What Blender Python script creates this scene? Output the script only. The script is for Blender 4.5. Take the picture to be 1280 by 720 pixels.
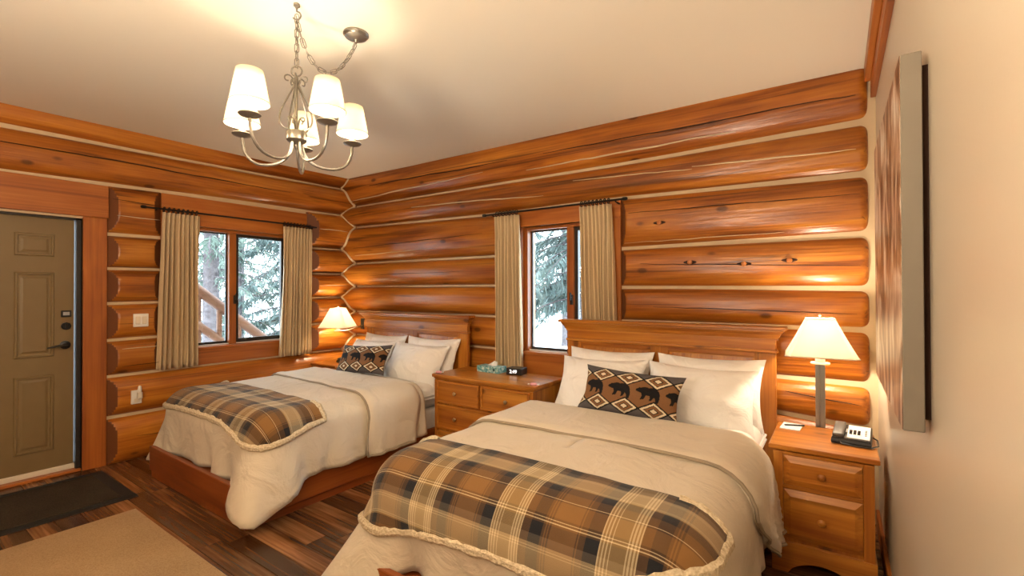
import bpy, bmesh, math, random
from mathutils import Vector, Matrix, noise
R = math.radians
for o in list(bpy.data.objects): bpy.data.objects.remove(o)
scene = bpy.context.scene
COL = scene.collection

# ------------------------------------------------------------------ camera
yaw, pit, rol = R(34.85), R(.45), R(-.15)
fw = Vector((-math.sin(yaw)*math.cos(pit), math.cos(yaw)*math.cos(pit), math.sin(pit)))
rt = Vector((math.cos(yaw), math.sin(yaw), 0)); up = rt.cross(fw)
rt, up = rt*math.cos(rol)+up*math.sin(rol), up*math.cos(rol)-rt*math.sin(rol)
cd = bpy.data.cameras.new('camera'); cd.sensor_width = 36; cd.lens = 585/1280*36; cd.clip_start = .02; cd.clip_end = 300
cam = bpy.data.objects.new('camera', cd); COL.objects.link(cam)
m = Matrix((rt, up, -fw)).transposed().to_4x4(); m.translation = (0, 0, 1.48); cam.matrix_world = m
scene.camera = cam
# ------------------------------------------------------------------ world, exposure
w = bpy.data.worlds.new('world'); scene.world = w; w.use_nodes = True
bg = w.node_tree.nodes['Background']; bg.inputs[0].default_value = (.74, .88, 1.0, 1); bg.inputs[1].default_value = 11.0
vs = scene.view_settings; vs.view_transform = 'Standard'; vs.look = 'None'; vs.exposure = 0.22; vs.gamma = 1; vs.use_curve_mapping = False
WARM = (1.0, .82, .61)
P_CHAND, P_TABLE, P_WALL, P_FILL = 6.5, 27.0, 19.0, 300.0

# ------------------------------------------------------------------ materials
class NT:
    def __init__(s, name):
        s.m = bpy.data.materials.new(name); s.m.use_nodes = True; s.t = s.m.node_tree; s.n = s.t.nodes
        s.b = s.n['Principled BSDF']; s.out = s.n['Material Output']
    def add(s, typ, ins=None, **kw):
        n = s.n.new(typ)
        for k, v in kw.items(): setattr(n, k, v)
        for k, v in (ins or {}).items(): s.set(n, k, v)
        return n
    def set(s, n, k, v):
        i = n.inputs[k]
        if hasattr(v, 'is_output') or isinstance(v, bpy.types.NodeSocket): s.t.links.new(v, i)
        else: i.default_value = (tuple(v)+(1,) if isinstance(v, (tuple, list)) and len(v) == 3 and i.type == 'RGBA' else v)
    def math(s, op, a, b=0.0, c=None):
        n = s.add('ShaderNodeMath', operation=op); s.set(n, 0, a); s.set(n, 1, b)
        if c is not None: s.set(n, 2, c)
        return n.outputs[0]
    def ramp(s, fac, stops, interp='LINEAR'):
        n = s.add('ShaderNodeValToRGB'); s.t.links.new(fac, n.inputs[0]); cr = n.color_ramp; cr.interpolation = interp
        while len(cr.elements) > 1: cr.elements.remove(cr.elements[-1])
        for i, (p, c) in enumerate(stops):
            e = cr.elements[0] if i == 0 else cr.elements.new(p)
            e.position = p; e.color = tuple(c)+(1,) if len(c) == 3 else c
        return n.outputs[0]
    def mix(s, f, a, b, blend='MIX'):
        n = s.add('ShaderNodeMix', data_type='RGBA', blend_type=blend)
        for i, v in ((0, f), (6, a), (7, b)):
            if isinstance(v, bpy.types.NodeSocket): s.t.links.new(v, n.inputs[i])
            else: n.inputs[i].default_value = v if i == 0 else tuple(v)+(1,)
        return n.outputs[2]
    def bump(s, h, strength=.1, dist=.01):
        n = s.add('ShaderNodeBump', {'Height': h, 'Strength': strength, 'Distance': dist}); s.t.links.new(n.outputs[0], s.b.inputs['Normal'])
    def fin(s, col=None, rough=.5, metal=0., spec=.5, coat=0., sheen=0.):
        if col is not None: s.set(s.b, 'Base Color', col)
        s.set(s.b, 'Roughness', rough); s.b.inputs['Metallic'].default_value = metal; s.b.inputs['Specular IOR Level'].default_value = spec
        s.b.inputs['Coat Weight'].default_value = coat; s.b.inputs['Sheen Weight'].default_value = sheen
        return s.m

def plain(name, col, rough=.5, metal=0., spec=.5, sheen=0.):
    t = NT(name); tc = t.add('ShaderNodeTexCoord')
    nz = t.add('ShaderNodeTexNoise', {'Vector': tc.outputs['Object'], 'Scale': 9.0, 'Detail': 3.0})
    c = t.mix(nz.outputs[0], tuple(v*.93 for v in col), tuple(min(1, v*1.06) for v in col))
    return t.fin(c, rough, metal, spec, sheen=sheen)

def wood(name, axis, cols, rough=.35, scale=1., knots=.1, bump=.12, vary=.25, coat=0., spec=.5, streak=.35):
    t = NT(name); tc = t.add('ShaderNodeTexCoord'); oi = t.add('ShaderNodeObjectInfo')
    off = t.math('MULTIPLY', oi.outputs['Random'], 41.0)
    cx = t.add('ShaderNodeCombineXYZ', {0: off, 1: off, 2: off})
    v = t.add('ShaderNodeVectorMath', {0: tc.outputs['Object'], 1: cx.outputs[0]}, operation='ADD').outputs[0]
    def mp(a, c):
        sc = [c*scale]*3; sc[axis] = a*scale
        return t.add('ShaderNodeMapping', {'Vector': v, 'Scale': sc}).outputs[0]
    n1 = t.add('ShaderNodeTexNoise', {'Vector': mp(.55, 5.5), 'Scale': 1.0, 'Detail': 4.0, 'Distortion': 1.3}).outputs[0]
    n2 = t.add('ShaderNodeTexNoise', {'Vector': mp(1.6, 60.), 'Scale': 1.0, 'Detail': 3.0, 'Distortion': .3}).outputs[0]
    f = t.math('ADD', t.math('MULTIPLY', n1, .68), t.math('MULTIPLY', n2, .32))
    c = t.ramp(f, [(.34, cols[0]), (.5, cols[1]), (.66, cols[2])])
    st_ = t.add('ShaderNodeTexNoise', {'Vector': mp(.35, 26.), 'Scale': 1.0, 'Detail': 2.0, 'Distortion': .7}).outputs[0]
    c = t.mix(t.math('MULTIPLY', t.ramp(st_, [(.30, (1, 1, 1)), (.40, (0, 0, 0))]), streak), c, tuple(x*.42 for x in cols[0]))
    if knots:
        vo = t.add('ShaderNodeTexVoronoi', {'Vector': mp(2.2, 4.2), 'Scale': 1.0}).outputs['Distance']
        k = t.ramp(vo, [(0, (1, 1, 1)), (knots*.6, (.9, .9, .9)), (knots, (0, 0, 0))])
        c = t.mix(t.math('MULTIPLY', k, .85), c, tuple(x*.16 for x in cols[0]))
        halo = t.ramp(vo, [(knots, (1, 1, 1)), (knots*2.6, (0, 0, 0))])
        c = t.mix(t.math('MULTIPLY', halo, .28), c, cols[0])
    val = t.math('ADD', t.math('MULTIPLY', oi.outputs['Random'], vary), 1-vary/2)
    hs = t.add('ShaderNodeHueSaturation', {'Color': c, 'Value': val})
    if bump:
        t.bump(t.math('ADD', n1, t.math('MULTIPLY', n2, .25)), bump, .02)
    return t.fin(hs.outputs[0], rough, 0, spec, coat)

LOGC = ((.19, .047, .005), (.38, .118, .012), (.53, .205, .024))
PINEC = ((.27, .076, .009), (.42, .145, .016), (.56, .235, .034))
M = {}
def log_mat(name, axis):
    m_ = wood(name, axis, LOGC, rough=.29, knots=.11, bump=.5, vary=.24, spec=.5, streak=.75); return m_
M['log_x'] = log_mat('varnished_log_x', 0); M['log_y'] = log_mat('varnished_log_y', 1)
for i, a in enumerate('xyz'):
    M['pine_'+a] = wood('honey_pine_'+a, i, PINEC, rough=.30, knots=.13, bump=.06, vary=.14, streak=.5)
    M['trim_'+a] = wood('red_pine_trim_'+a, i, ((.25, .064, .011), (.38, .112, .017), (.48, .165, .030)), rough=.38, knots=.12, bump=.06, vary=.15)
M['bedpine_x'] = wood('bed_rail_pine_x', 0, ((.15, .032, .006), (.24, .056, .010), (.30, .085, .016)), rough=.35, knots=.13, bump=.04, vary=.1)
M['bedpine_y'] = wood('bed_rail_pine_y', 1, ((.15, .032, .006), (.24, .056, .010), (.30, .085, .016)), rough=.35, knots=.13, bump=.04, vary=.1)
M['endgrain_shade'] = plain('shaded_end_grain', (.15, .045, .010), .55)  # end grain tone, with shade on the scarf cuts put into its colour
M['floor'] = wood('walnut_laminate', 0, ((.022, .008, .004), (.135, .052, .018), (.31, .145, .058)), rough=.26, knots=.0, bump=.03, vary=.9, scale=1.0)
M['chink'] = plain('chinking_mortar', (.60, .46, .29), .85)
M['drywall'] = None
def drywall(name, col, rough):
    t = NT(name); tc = t.add('ShaderNodeTexCoord')
    n = t.add('ShaderNodeTexNoise', {'Vector': tc.outputs['Object'], 'Scale': 90.0, 'Detail': 2.0}).outputs[0]
    t.bump(n, .06, .004); return t.fin(col, rough, spec=.4)
M['drywall'] = drywall('painted_drywall', (.60, .52, .40), .34)
M['ceiling'] = drywall('ceiling_paint', (.80, .75, .635), .8)
M['door'] = plain('olive_brown_door_paint', (.19, .128, .052), .42)
M['black'] = plain('black_plastic', (.012, .012, .013), .35)
M['blackmetal'] = plain('black_iron', (.02, .018, .016), .45, .6)
M['bronze'] = plain('dark_bronze_window', (.022, .016, .013), .4)
M['nickel'] = plain('brushed_nickel', (.27, .25, .215), .36, .9)
M['brass'] = plain('aged_brass', (.62, .48, .28), .3, .9)
M['white'] = plain('white_plastic', (.78, .75, .70), .4)
M['cream'] = plain('cream_plastic', (.72, .64, .52), .4)
M['paper'] = plain('white_paper', (.85, .85, .85), .7)
M['grey'] = plain('grey_plastic', (.35, .35, .36), .4)
M['pink'] = plain('pink_wrapper', (.72, .35, .42), .4)
M['sill'] = plain('white_sill', (.75, .74, .72), .4)
M['mat'] = None
def fuzzy(name, c1, c2, scale, rough=.95, bump=.4, sheen=0., bd=.004):
    t = NT(name); tc = t.add('ShaderNodeTexCoord')
    n = t.add('ShaderNodeTexNoise', {'Vector': tc.outputs['Object'], 'Scale': scale, 'Detail': 4.0}).outputs[0]
    n2 = t.add('ShaderNodeTexNoise', {'Vector': tc.outputs['Object'], 'Scale': 4.0, 'Detail': 2.0}).outputs[0]
    f = t.math('ADD', t.math('MULTIPLY', n, .75), t.math('MULTIPLY', n2, .25))
    t.bump(n, bump, bd); return t.fin(t.ramp(f, [(.35, c1), (.65, c2)]), rough, spec=.2, sheen=sheen)
M['mat'] = fuzzy('dark_coir_mat', (.018, .013, .008), (.055, .040, .026), 160)
M['mat_edge'] = plain('black_rubber', (.010, .010, .010), .7)
M['rug'] = fuzzy('beige_carpet', (.30, .19, .095), (.42, .28, .15), 140)
M['fleece'] = fuzzy('sherpa_fleece', (.50, .40, .26), (.78, .67, .49), 90, bump=.9, bd=.012)
def cloth(name, col, rough=.8, wr=.25, ws=3.0, sheen=.2):
    t = NT(name); tc = t.add('ShaderNodeTexCoord'); v = tc.outputs['Object']
    n = t.add('ShaderNodeTexNoise', {'Vector': v, 'Scale': ws, 'Detail': 5.0, 'Distortion': 1.4}).outputs[0]
    n2 = t.add('ShaderNodeTexNoise', {'Vector': v, 'Scale': 350.0, 'Detail': 1.0}).outputs[0]
    t.bump(t.math('ADD', n, t.math('MULTIPLY', n2, .02)), wr, .05)
    return t.fin(t.mix(n, tuple(c*.95 for c in col), tuple(min(1, c*1.04) for c in col)), rough, spec=.25, sheen=sheen)
M['duvet'] = cloth('beige_duvet', (.64, .56, .44), .65, .5, 4.0)
M['piping'] = plain('taupe_piping', (.30, .24, .17), .8)
M['sheet'] = cloth('white_sheet', (.86, .84, .80), .8, .25, 5.)
M['pillow'] = cloth('white_pillowcase', (.88, .86, .83), .8, .6, 5.)
M['curtain'] = cloth('beige_curtain_linen', (.66, .51, .31), .85, .15, 8.)
M['soil'] = None

def print_mat():
    t = NT('bear_print_weave'); a = t.add('ShaderNodeVertexColor', layer_name='print')
    tc = t.add('ShaderNodeTexCoord')
    n = t.add('ShaderNodeTexNoise', {'Vector': tc.outputs['Object'], 'Scale': 260.0, 'Detail': 2.0}).outputs[0]
    t.bump(n, .5, .003); return t.fin(t.mix(.25, a.outputs[0], t.mix(1., a.outputs[0], t.ramp(n, [(.3, (.5,)*3), (.7, (1.3,)*3)]), 'MULTIPLY')), .9, spec=.15)
M['bear'] = print_mat()

def plaid_mat():
    t = NT('brown_plaid_wool'); tc = t.add('ShaderNodeTexCoord'); sp = t.add('ShaderNodeSeparateXYZ', {0: tc.outputs['UV']})
    DK, GO, TN, BR, TH, LG = (.010, .011, .016), (.23, .115, .034), (.33, .225, .10), (.11, .055, .02), (.70, .57, .36), (.44, .35, .215)
    sx_ = [(0, DK), (.115, TH), (.128, TN), (.142, TH), (.155, TN), (.17, TH), (.182, TN), (.20, TH), (.208, TN), (.33, TH), (.34, TN), (.355, TH), (.368, TN), (.382, TH), (.395, TN), (.408, TH), (.42, BR), (.5, DK), (.61, BR), (.635, GO), (.645, BR), (.66, GO), (.67, BR), (.685, GO), (.92, BR), (.93, GO), (.945, BR)]
    sy_ = [(0, DK), (.11, TN), (.13, TH), (.14, LG), (.155, TH), (.165, LG), (.34, TH), (.35, LG), (.365, TH), (.375, LG), (.40, (.10, .085, .07)), (.48, DK), (.60, BR), (.62, TH), (.63, BR), (.65, TH), (.66, BR), (.68, GO), (.86, BR), (.88, TH), (.89, BR)]
    def stripes(s, per, o, q):
        f = t.math('FRACT', t.math('ADD', t.math('MULTIPLY', s, 1/per), o))
        return t.ramp(f, q, 'CONSTANT')
    a = stripes(sp.outputs[0], .44, .1, sx_); b = stripes(sp.outputs[1], .345, .35, sy_)
    n = t.add('ShaderNodeTexNoise', {'Vector': tc.outputs['UV'], 'Scale': 420.0, 'Detail': 2.0}).outputs[0]
    tw = t.math('FRACT', t.math('MULTIPLY', t.math('ADD', sp.outputs[0], sp.outputs[1]), 190.0))
    f = t.math('ADD', t.math('MULTIPLY', tw, .35), t.math('MULTIPLY', n, .64))
    t.bump(n, .5, .004)
    return t.fin(t.mix(f, a, b), .8, spec=.22, sheen=.15)
M['plaid'] = plaid_mat()

def shade_mat(name, col, tr=.65):
    t = NT(name); t.n.remove(t.b)
    d = t.add('ShaderNodeBsdfDiffuse', {'Color': col}); l = t.add('ShaderNodeBsdfTranslucent', {'Color': col})
    mx = t.add('ShaderNodeMixShader', {0: tr, 1: d.outputs[0], 2: l.outputs[0]}); t.t.links.new(mx.outputs[0], t.out.inputs[0]); return t.m
M['shade'] = shade_mat('linen_lamp_shade', (.82, .77, .66), .55)
def glow(name, col, s):
    t = NT(name); t.set(t.b, 'Base Color', col); t.set(t.b, 'Emission Color', col); t.b.inputs['Emission Strength'].default_value = s; return t.m
M['bulb'] = glow('lit_bulb', (1, .82, .58), 14.0)
M['dome'] = glow('lit_dome_glass', (1, .84, .62), 6.0)
M['led'] = glow('white_led_digits', (.95, .97, 1.0), 1.1)
def glass():
    t = NT('window_glass'); t.n.remove(t.b)
    a = t.add('ShaderNodeBsdfTransparent', {'Color': (.97, .99, .98)}); g = t.add('ShaderNodeBsdfGlossy', {'Color': (1, 1, 1), 'Roughness': .02})
    fr = t.add('ShaderNodeFresnel', {'IOR': 1.35})
    mx = t.add('ShaderNodeMixShader', {0: fr.outputs[0], 1: a.outputs[0], 2: g.outputs[0]}); t.t.links.new(mx.outputs[0], t.out.inputs[0]); return t.m
M['glass'] = glass()
def canvas_mat():
    t = NT('sepia_canvas_print'); tc = t.add('ShaderNodeTexCoord'); v = tc.outputs['Object']
    mp = t.add('ShaderNodeMapping', {'Vector': v, 'Scale': (1, 2.6, 1.3)}).outputs[0]
    n = t.add('ShaderNodeTexNoise', {'Vector': mp, 'Scale': 2.2, 'Detail': 6.0, 'Distortion': 1.8}).outputs[0]
    return t.fin(t.ramp(n, [(.30, (.035, .016, .008)), (.42, (.20, .095, .045)), (.5, (.36, .20, .11)), (.56, (.60, .47, .36)), (.66, (.80, .72, .62))]), .35)
M['canvas'] = canvas_mat()
M['canvas_edge'] = plain('taupe_canvas_edge', (.20, .17, .125), .7)
def teal():
    t = NT('teal_tissue_box_print'); tc = t.add('ShaderNodeTexCoord')
    n = t.add('ShaderNodeTexNoise', {'Vector': tc.outputs['Object'], 'Scale': 34.0, 'Detail': 4.0, 'Distortion': .8}).outputs[0]
    return t.fin(t.ramp(n, [(.35, (.06, .26, .28)), (.5, (.20, .42, .42)), (.62, (.62, .74, .70))]), .45)
M['teal'] = teal()
M['bark'] = fuzzy('grey_bark', (.07, .058, .062), (.14, .12, .125), 14, bump=.8, bd=.05)
M['snow'] = fuzzy('pale_frosted_ground', (.62, .64, .66), (.85, .88, .90), 3, bump=.3, bd=.05)
def needles(name, c1, c2):
    t = NT(name); tc = t.add('ShaderNodeTexCoord')
    n = t.add('ShaderNodeTexNoise', {'Vector': tc.outputs['Object'], 'Scale': 2.5, 'Detail': 3.0}).outputs[0]
    return t.fin(t.ramp(n, [(.3, c1), (.7, c2)]), .9, spec=.1)
M['needle_a'] = needles('blue_green_needles', (.055, .085, .08), (.19, .235, .225))
M['needle_b'] = needles('grey_green_needles', (.07, .10, .08), (.22, .26, .225))
M['stain'] = wood('stained_stair_rail', 1, ((.09, .036, .022), (.13, .058, .036), (.17, .085, .055)), rough=.6, knots=.0, bump=.05, vary=.1)

# ------------------------------------------------------------------ mesh helpers
def link(name, me, mat, parent=None, smooth=False, angle=None):
    o = bpy.data.objects.new(name, me); COL.objects.link(o)
    if mat is not None and not me.materials: me.materials.append(M[mat] if isinstance(mat, str) else mat)
    if parent is not None: o.parent = parent
    if smooth:
        me.polygons.foreach_set('use_smooth', [True]*len(me.polygons))
        if angle:
            try: me.set_sharp_from_angle(angle=R(angle))
            except Exception: pass
    return o
def mesh(name, vs_, fs, mat, parent=None, smooth=False, angle=None):
    me = bpy.data.meshes.new(name); me.from_pydata([tuple(v) for v in vs_], [], fs); me.update(); return link(name, me, mat, parent, smooth, angle)
def empty(name, loc=(0, 0, 0), rz=0):
    o = bpy.data.objects.new(name, None); o.empty_display_size = .1; o.location = loc; o.rotation_euler = (0, 0, rz); COL.objects.link(o); return o
def tag(o, label=None, cat=None, group=None, kind=None):
    if label: o['label'] = label
    if cat: o['category'] = cat
    if group: o['group'] = group
    if kind: o['kind'] = kind
    return o
class B:
    """collects shapes into one mesh"""
    def __init__(s): s.bm = bmesh.new()
    def box(s, a, b, bev=0.0, seg=1, rot=None, piv=None):
        a, b = Vector(a), Vector(b); c = (a+b)/2; d = b-a
        r = bmesh.ops.create_cube(s.bm, size=1.0); v = r['verts']
        bmesh.ops.scale(s.bm, vec=(abs(d.x), abs(d.y), abs(d.z)), verts=v); bmesh.ops.translate(s.bm, vec=c, verts=v)
        if bev:
            es = list({e for x in v for e in x.link_edges})
            q = bmesh.ops.bevel(s.bm, geom=es, offset=bev, segments=seg, affect='EDGES', profile=.5); v = list({x for f_ in q['faces'] for x in f_.verts} | {x for x in v if x.is_valid})
        if rot is not None: bmesh.ops.rotate(s.bm, cent=Vector(piv) if piv else c, matrix=rot, verts=v)
        return s
    def raw(s, vs_, fs):
        vv = [s.bm.verts.new(v) for v in vs_]
        for f_ in fs:
            try: s.bm.faces.new([vv[i] for i in f_])
            except ValueError: pass
        return s
    def tube(s, pts, rad, n=8, cap=True, closed=False, flat=1.0):
        pts = [Vector(p) for p in pts]; N = len(pts); rings = []; prev = None
        for i, p in enumerate(pts):
            a = pts[(i-1) % N] if (i > 0 or closed) else p; b = pts[(i+1) % N] if (i < N-1 or closed) else p
            t = (b-a).normalized()
            if prev is None: u = t.orthogonal().normalized() if abs(t.z) > .9 else t.cross(Vector((0, 0, 1))).normalized()
            else: u = (prev-t*prev.dot(t)).normalized()
            prev = u; w_ = t.cross(u); r_ = rad[i] if isinstance(rad, (list, tuple)) else rad
            rings.append([s.bm.verts.new(p+(u*math.cos(k*2*math.pi/n)+w_*math.sin(k*2*math.pi/n)*flat)*r_) for k in range(n)])
        for i in range(N if closed else N-1):
            A, C = rings[i], rings[(i+1) % N]
            for k in range(n): s.bm.faces.new((A[k], A[(k+1) % n], C[(k+1) % n], C[k]))
        if cap and not closed:
            s.bm.faces.new(rings[0][::-1]); s.bm.faces.new(rings[-1])
        return s
    def lathe(s, prof, c=(0, 0, 0), n=24, ang=0.0, cap=True):
        c = Vector(c); rings = []
        for r_, z in prof: rings.append([s.bm.verts.new(c+Vector((max(r_, 1e-4)*math.cos(ang+k*2*math.pi/n), max(r_, 1e-4)*math.sin(ang+k*2*math.pi/n), z))) for k in range(n)])
        for A, C in zip(rings, rings[1:]):
            for k in range(n): s.bm.faces.new((A[k], A[(k+1) % n], C[(k+1) % n], C[k]))
        if cap:
            s.bm.faces.new(rings[0][::-1]); s.bm.faces.new(rings[-1])
        return s
    def out(s, name, mat, parent=None, smooth=False, angle=35, recalc=True):
        if recalc: bmesh.ops.recalc_face_normals(s.bm, faces=s.bm.faces[:])
        me = bpy.data.meshes.new(name); s.bm.to_mesh(me); s.bm.free(); return link(name, me, mat, parent, smooth, angle)
def box(name, a, b, mat, parent=None, bev=0.004, seg=1):
    return B().box(a, b, bev, seg).out(name, mat, parent)
def copy_tree(o, parent=None):
    c = o.copy(); COL.objects.link(c); c.parent = parent
    for ch in list(o.children): copy_tree(ch, c)
    return c
def lamp_light(name, loc, power, parent=None, rad=.03, col=WARM):
    l = bpy.data.lights.new(name, 'POINT'); l.energy = power; l.color = col; l.shadow_soft_size = rad
    o = bpy.data.objects.new(name, l); COL.objects.link(o); o.location = loc
    if parent is not None: o.parent = parent
    return o
def lerp_poly(pts, s):
    if s <= pts[0][0]: return pts[0][1]
    for (a, va), (b, vb) in zip(pts, pts[1:]):
        if s <= b: return va+(vb-va)*(s-a)/(b-a)
    return pts[-1][1]
def nz(x, y=0., z=0.): return noise.noise(Vector((x, y, z)))

# ------------------------------------------------------------------ room shell
XL, YB, XR, ZC, YF = -5.2, 3.79, .205, 2.90, -3.4
CH = .034                                            # chinking stands this far proud of the log base plane
floor = box('floor', (XL-.3, YF-.2, -.12), (XR+.2, YB+.3, -.012), 'floor', bev=0); tag(floor, 'dark walnut laminate plank floor', 'floor', kind='structure')
rnd = random.Random(4)
pl_w, pl_l = .128, 1.22
pm = None; row = 0; y = -.35
while y < YB-.01:
    x = XL-rnd.uniform(.1, 1.1)
    while x < XR:
        if pm is None:
            o = B().box((0, 0, -.012), (pl_l-.0025, pl_w-.0025, 0), .0015).out('plank', 'floor', floor); pm = o.data
        else: o = link('plank', pm, None, floor)
        o.location = (x, y, 0); x += pl_l
    y += pl_w; row += 1
ceil = box('ceiling', (XL-.3, YF-.2, ZC), (XR+.2, YB+.3, ZC+.12), 'ceiling', bev=0); tag(ceil, 'plain warm white painted ceiling', 'ceiling', kind='structure')
wr = box('wall_right', (XR, YF, -.05), (XR+.15, YB+.2, ZC), 'drywall', bev=0); tag(wr, 'smooth cream painted drywall beside the camera', 'wall', kind='structure')
wf = box('wall_front', (XL-.2, YF-.15, -.05), (XR+.15, YF, ZC), 'drywall', bev=0); tag(wf, 'cream painted wall behind the viewer', 'wall', kind='structure')

# openings (along-wall a0,a1,z0,z1)
W1 = (1.84, 2.96, .93, 2.13); W2 = (-2.49, -1.56, .90, 2.10); DR = (.24, 1.155, 0, 2.10)
def shell(name, holes, put, a0, a1, label):
    b = B(); xs = sorted(holes, key=lambda h: h[0]); cur = a0
    for h in xs:
        b.box(*put(cur, h[0], 0, ZC)); b.box(*put(h[0], h[1], h[3], ZC))
        if h[2] > 0: b.box(*put(h[0], h[1], 0, h[2]))
        cur = h[1]
    b.box(*put(cur, a1, 0, ZC))
    return tag(b.out(name, 'chink'), label, 'wall', kind='structure')
wl = shell('wall_left', [DR, W1], lambda a, b, z0, z1: ((XL-.16, a, z0), (XL+CH, b, z1)), YF, YB+.16, 'log wall with entry door and window, pale chinking between logs')
wb = shell('wall_back', [W2], lambda a, b, z0, z1: ((a, YB-CH, z0), (b, YB+.16, z1)), XL-.16, XR, 'long log wall behind both headboards, pale chinking between logs')

LSEAM = [[(.69, 3.14), (3.8, 3.12)], [(.69, 2.748), (1.97, 2.758), (3.64, 2.787)], [(.69, 2.40), (1.97, 2.432), (3.73, 2.452)], [(1.3, 1.984), (3.68, 2.015)], [(1.3, 1.69), (3.72, 1.708)], [(1.29, 1.387), (3.7, 1.42)], [(1.3, 1.068), (3.23, 1.098)], [(1.29, .757), (2.85, .762)], [(1.29, .404), (3.7, .40)], [(0, -.02), (1, -.02)]]
BSEAM = [[(-5.1, 2.99), (.17, 3.0)], [(-5.1, 2.564), (-1.6, 2.551), (.17, 2.565)], [(-5.08, 2.304), (-2.85, 2.26), (-1.57, 2.266), (.15, 2.231)], [(-5.08, 1.841), (-2.85, 1.835), (.16, 1.843)], [(-5.0, 1.552), (-2.85, 1.542), (-1.53, 1.516), (.17, 1.492)], [(-4.97, 1.237), (.04, 1.23)], [(-4.9, .945), (-2.85, .912), (.155, .875)], [(-5, .66), (-.36, .638), (.1, .60)], [(-5, .33), (.2, .31)], [(0, -.02), (1, -.02)]]
def maxbulge_L(y): return lerp_poly([(-3, .08), (.7, .085), (1.6, .115), (2.9, .13), (3.8, .185)], y)
def maxbulge_B(x): return lerp_poly([(-5.2, .175), (-4.0, .14), (-1., .105), (.2, .075)], x)
def prof(t): return max(0., 1-abs(2*t-1)**2.6)**.5
def bulge(seams, k, a, z, mb):
    zh, zl = lerp_poly(seams[k], a), lerp_poly(seams[k+1], a)
    g = .006
    t = (z-zl-g)/(zh-zl-2*g)
    return mb(a)*prof(min(1, max(0, t)))
def surf(seams, a, z, mb):
    for k in range(len(seams)-1):
        if lerp_poly(seams[k+1], a) <= z <= lerp_poly(seams[k], a): return max(CH, bulge(seams, k, a, z, mb))
    return CH
def make_log(seams, k, a0, a1, e0, e1, mb, place, mat, parent, seed):
    L = a1-a0; st = {0., L}
    n = max(3, int(L/.09)); st |= {L*i/n for i in range(n+1)}
    for e, s in ((e0, 0), (e1, 1)):
        if e in ('scarf', 'round'):
            dd = [.004, .01, .02, .03, .04, .05, .06, .07, .08, .09, .10, .115, .13, .15, .17] if e == 'scarf' else [.003, .008, .014, .022, .03, .04, .05, .06, .075, .09]
            st |= {d if s == 0 else L-d for d in dd if d < L*.48}
    st = sorted(st); NTT = 18; vs_, fs = [], []; cut = []
    for i, s in enumerate(st):
        a = a0+s; zh, zl = lerp_poly(seams[k], a)-.006, lerp_poly(seams[k+1], a)+.006
        zh += .004*nz(a*1.3, k*7.1+seed); zl += .004*nz(a*1.3, k*3.7+seed+9)
        cm = (zh+zl)/2; hh = (zh-zl)/2; cap = 9.; rb = 1.0
        for e, d in ((e0, s), (e1, L-s)):
            if e == 'scarf': cap = min(cap, .036+d*1.1)
            if e == 'round':
                r_ = .045
                if d < r_: hh = hh-r_*.8+.8*math.sqrt(max(0, r_*r_-(r_-d)**2)); 
                if d < .05: rb = math.sqrt(max(0, 1-(1-d/.05)**2))*.6+.4
        top = min(cm+hh, ZC+.001)
        for j in range(NTT+1):
            u = .5-.5*math.cos(math.pi*j/NTT); z = (cm-hh)+(top-(cm-hh))*u
            t = (z-(cm-hh))/(2*hh)
            b = mb(a)*prof(t)*rb*(1+.05*nz(a*.9, k*5+seed))+.004*nz(a*2.2, z*5, k+seed)*prof(t)
            cut.append(b > cap); b = min(b, cap)
            vs_.append(place(a, b, z))
    W_ = NTT+1
    for i in range(len(st)-1):
        for j in range(NTT): fs.append((i*W_+j, (i+1)*W_+j, (i+1)*W_+j+1, i*W_+j+1))
    o = mesh('log', vs_, fs, mat, parent, True, 30); o.data.materials.append(M['endgrain_shade'])
    for p_ in o.data.polygons:
        if sum(cut[v] for v in p_.vertices) >= 3: p_.material_index = 1; p_.use_smooth = False
    return o
plL = lambda a, b, z: (XL+b, a, z); plB = lambda a, b, z: (a, YB-b, z)
for k in range(9):
    segs = [(YF, YB, '', 'corner')]
    if 2 <= k <= 6: segs = [(YF, .09, '', 'scarf'), (1.312, 1.70, 'scarf', 'scarf'), (3.15, YB, 'scarf', 'corner')]
    elif k >= 7: segs = [(YF, .09, '', 'scarf'), (1.312, YB, 'scarf', 'corner')]
    for (a0, a1, e0, e1) in segs: make_log(LSEAM, k, a0, a1, e0, e1, maxbulge_L, plL, 'log_y', wl, k*1.7)
    segs = [(XL, .165, 'corner', 'round')]
    if 2 <= k <= 6: segs = [(XL, -2.63, 'corner', 'scarf'), (-1.49, .165, 'scarf', 'round')]
    for (a0, a1, e0, e1) in segs: make_log(BSEAM, k, a0, a1, e0, e1, maxbulge_B, plB, 'log_x', wb, 30+k*2.3)
# zig-zag chinking where the two log walls interlock
b = B(); pts = []
for i in range(146):
    z = .0+2.9*i/145
    bl = surf(LSEAM, 3.72, z, maxbulge_L); bb = surf(BSEAM, -5.08, z, maxbulge_B)
    pts.append((XL+bl-.004, YB-bb+.004, z))
for _ in range(2): pts = [pts[0]]+[tuple((pts[i-1][c]+2*pts[i][c]+pts[i+1][c])/4 for c in range(3)) for i in range(1, len(pts)-1)]+[pts[-1]]
b.tube(pts, .021, 8).out('corner_chinking', 'chink', wb, True)
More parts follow.
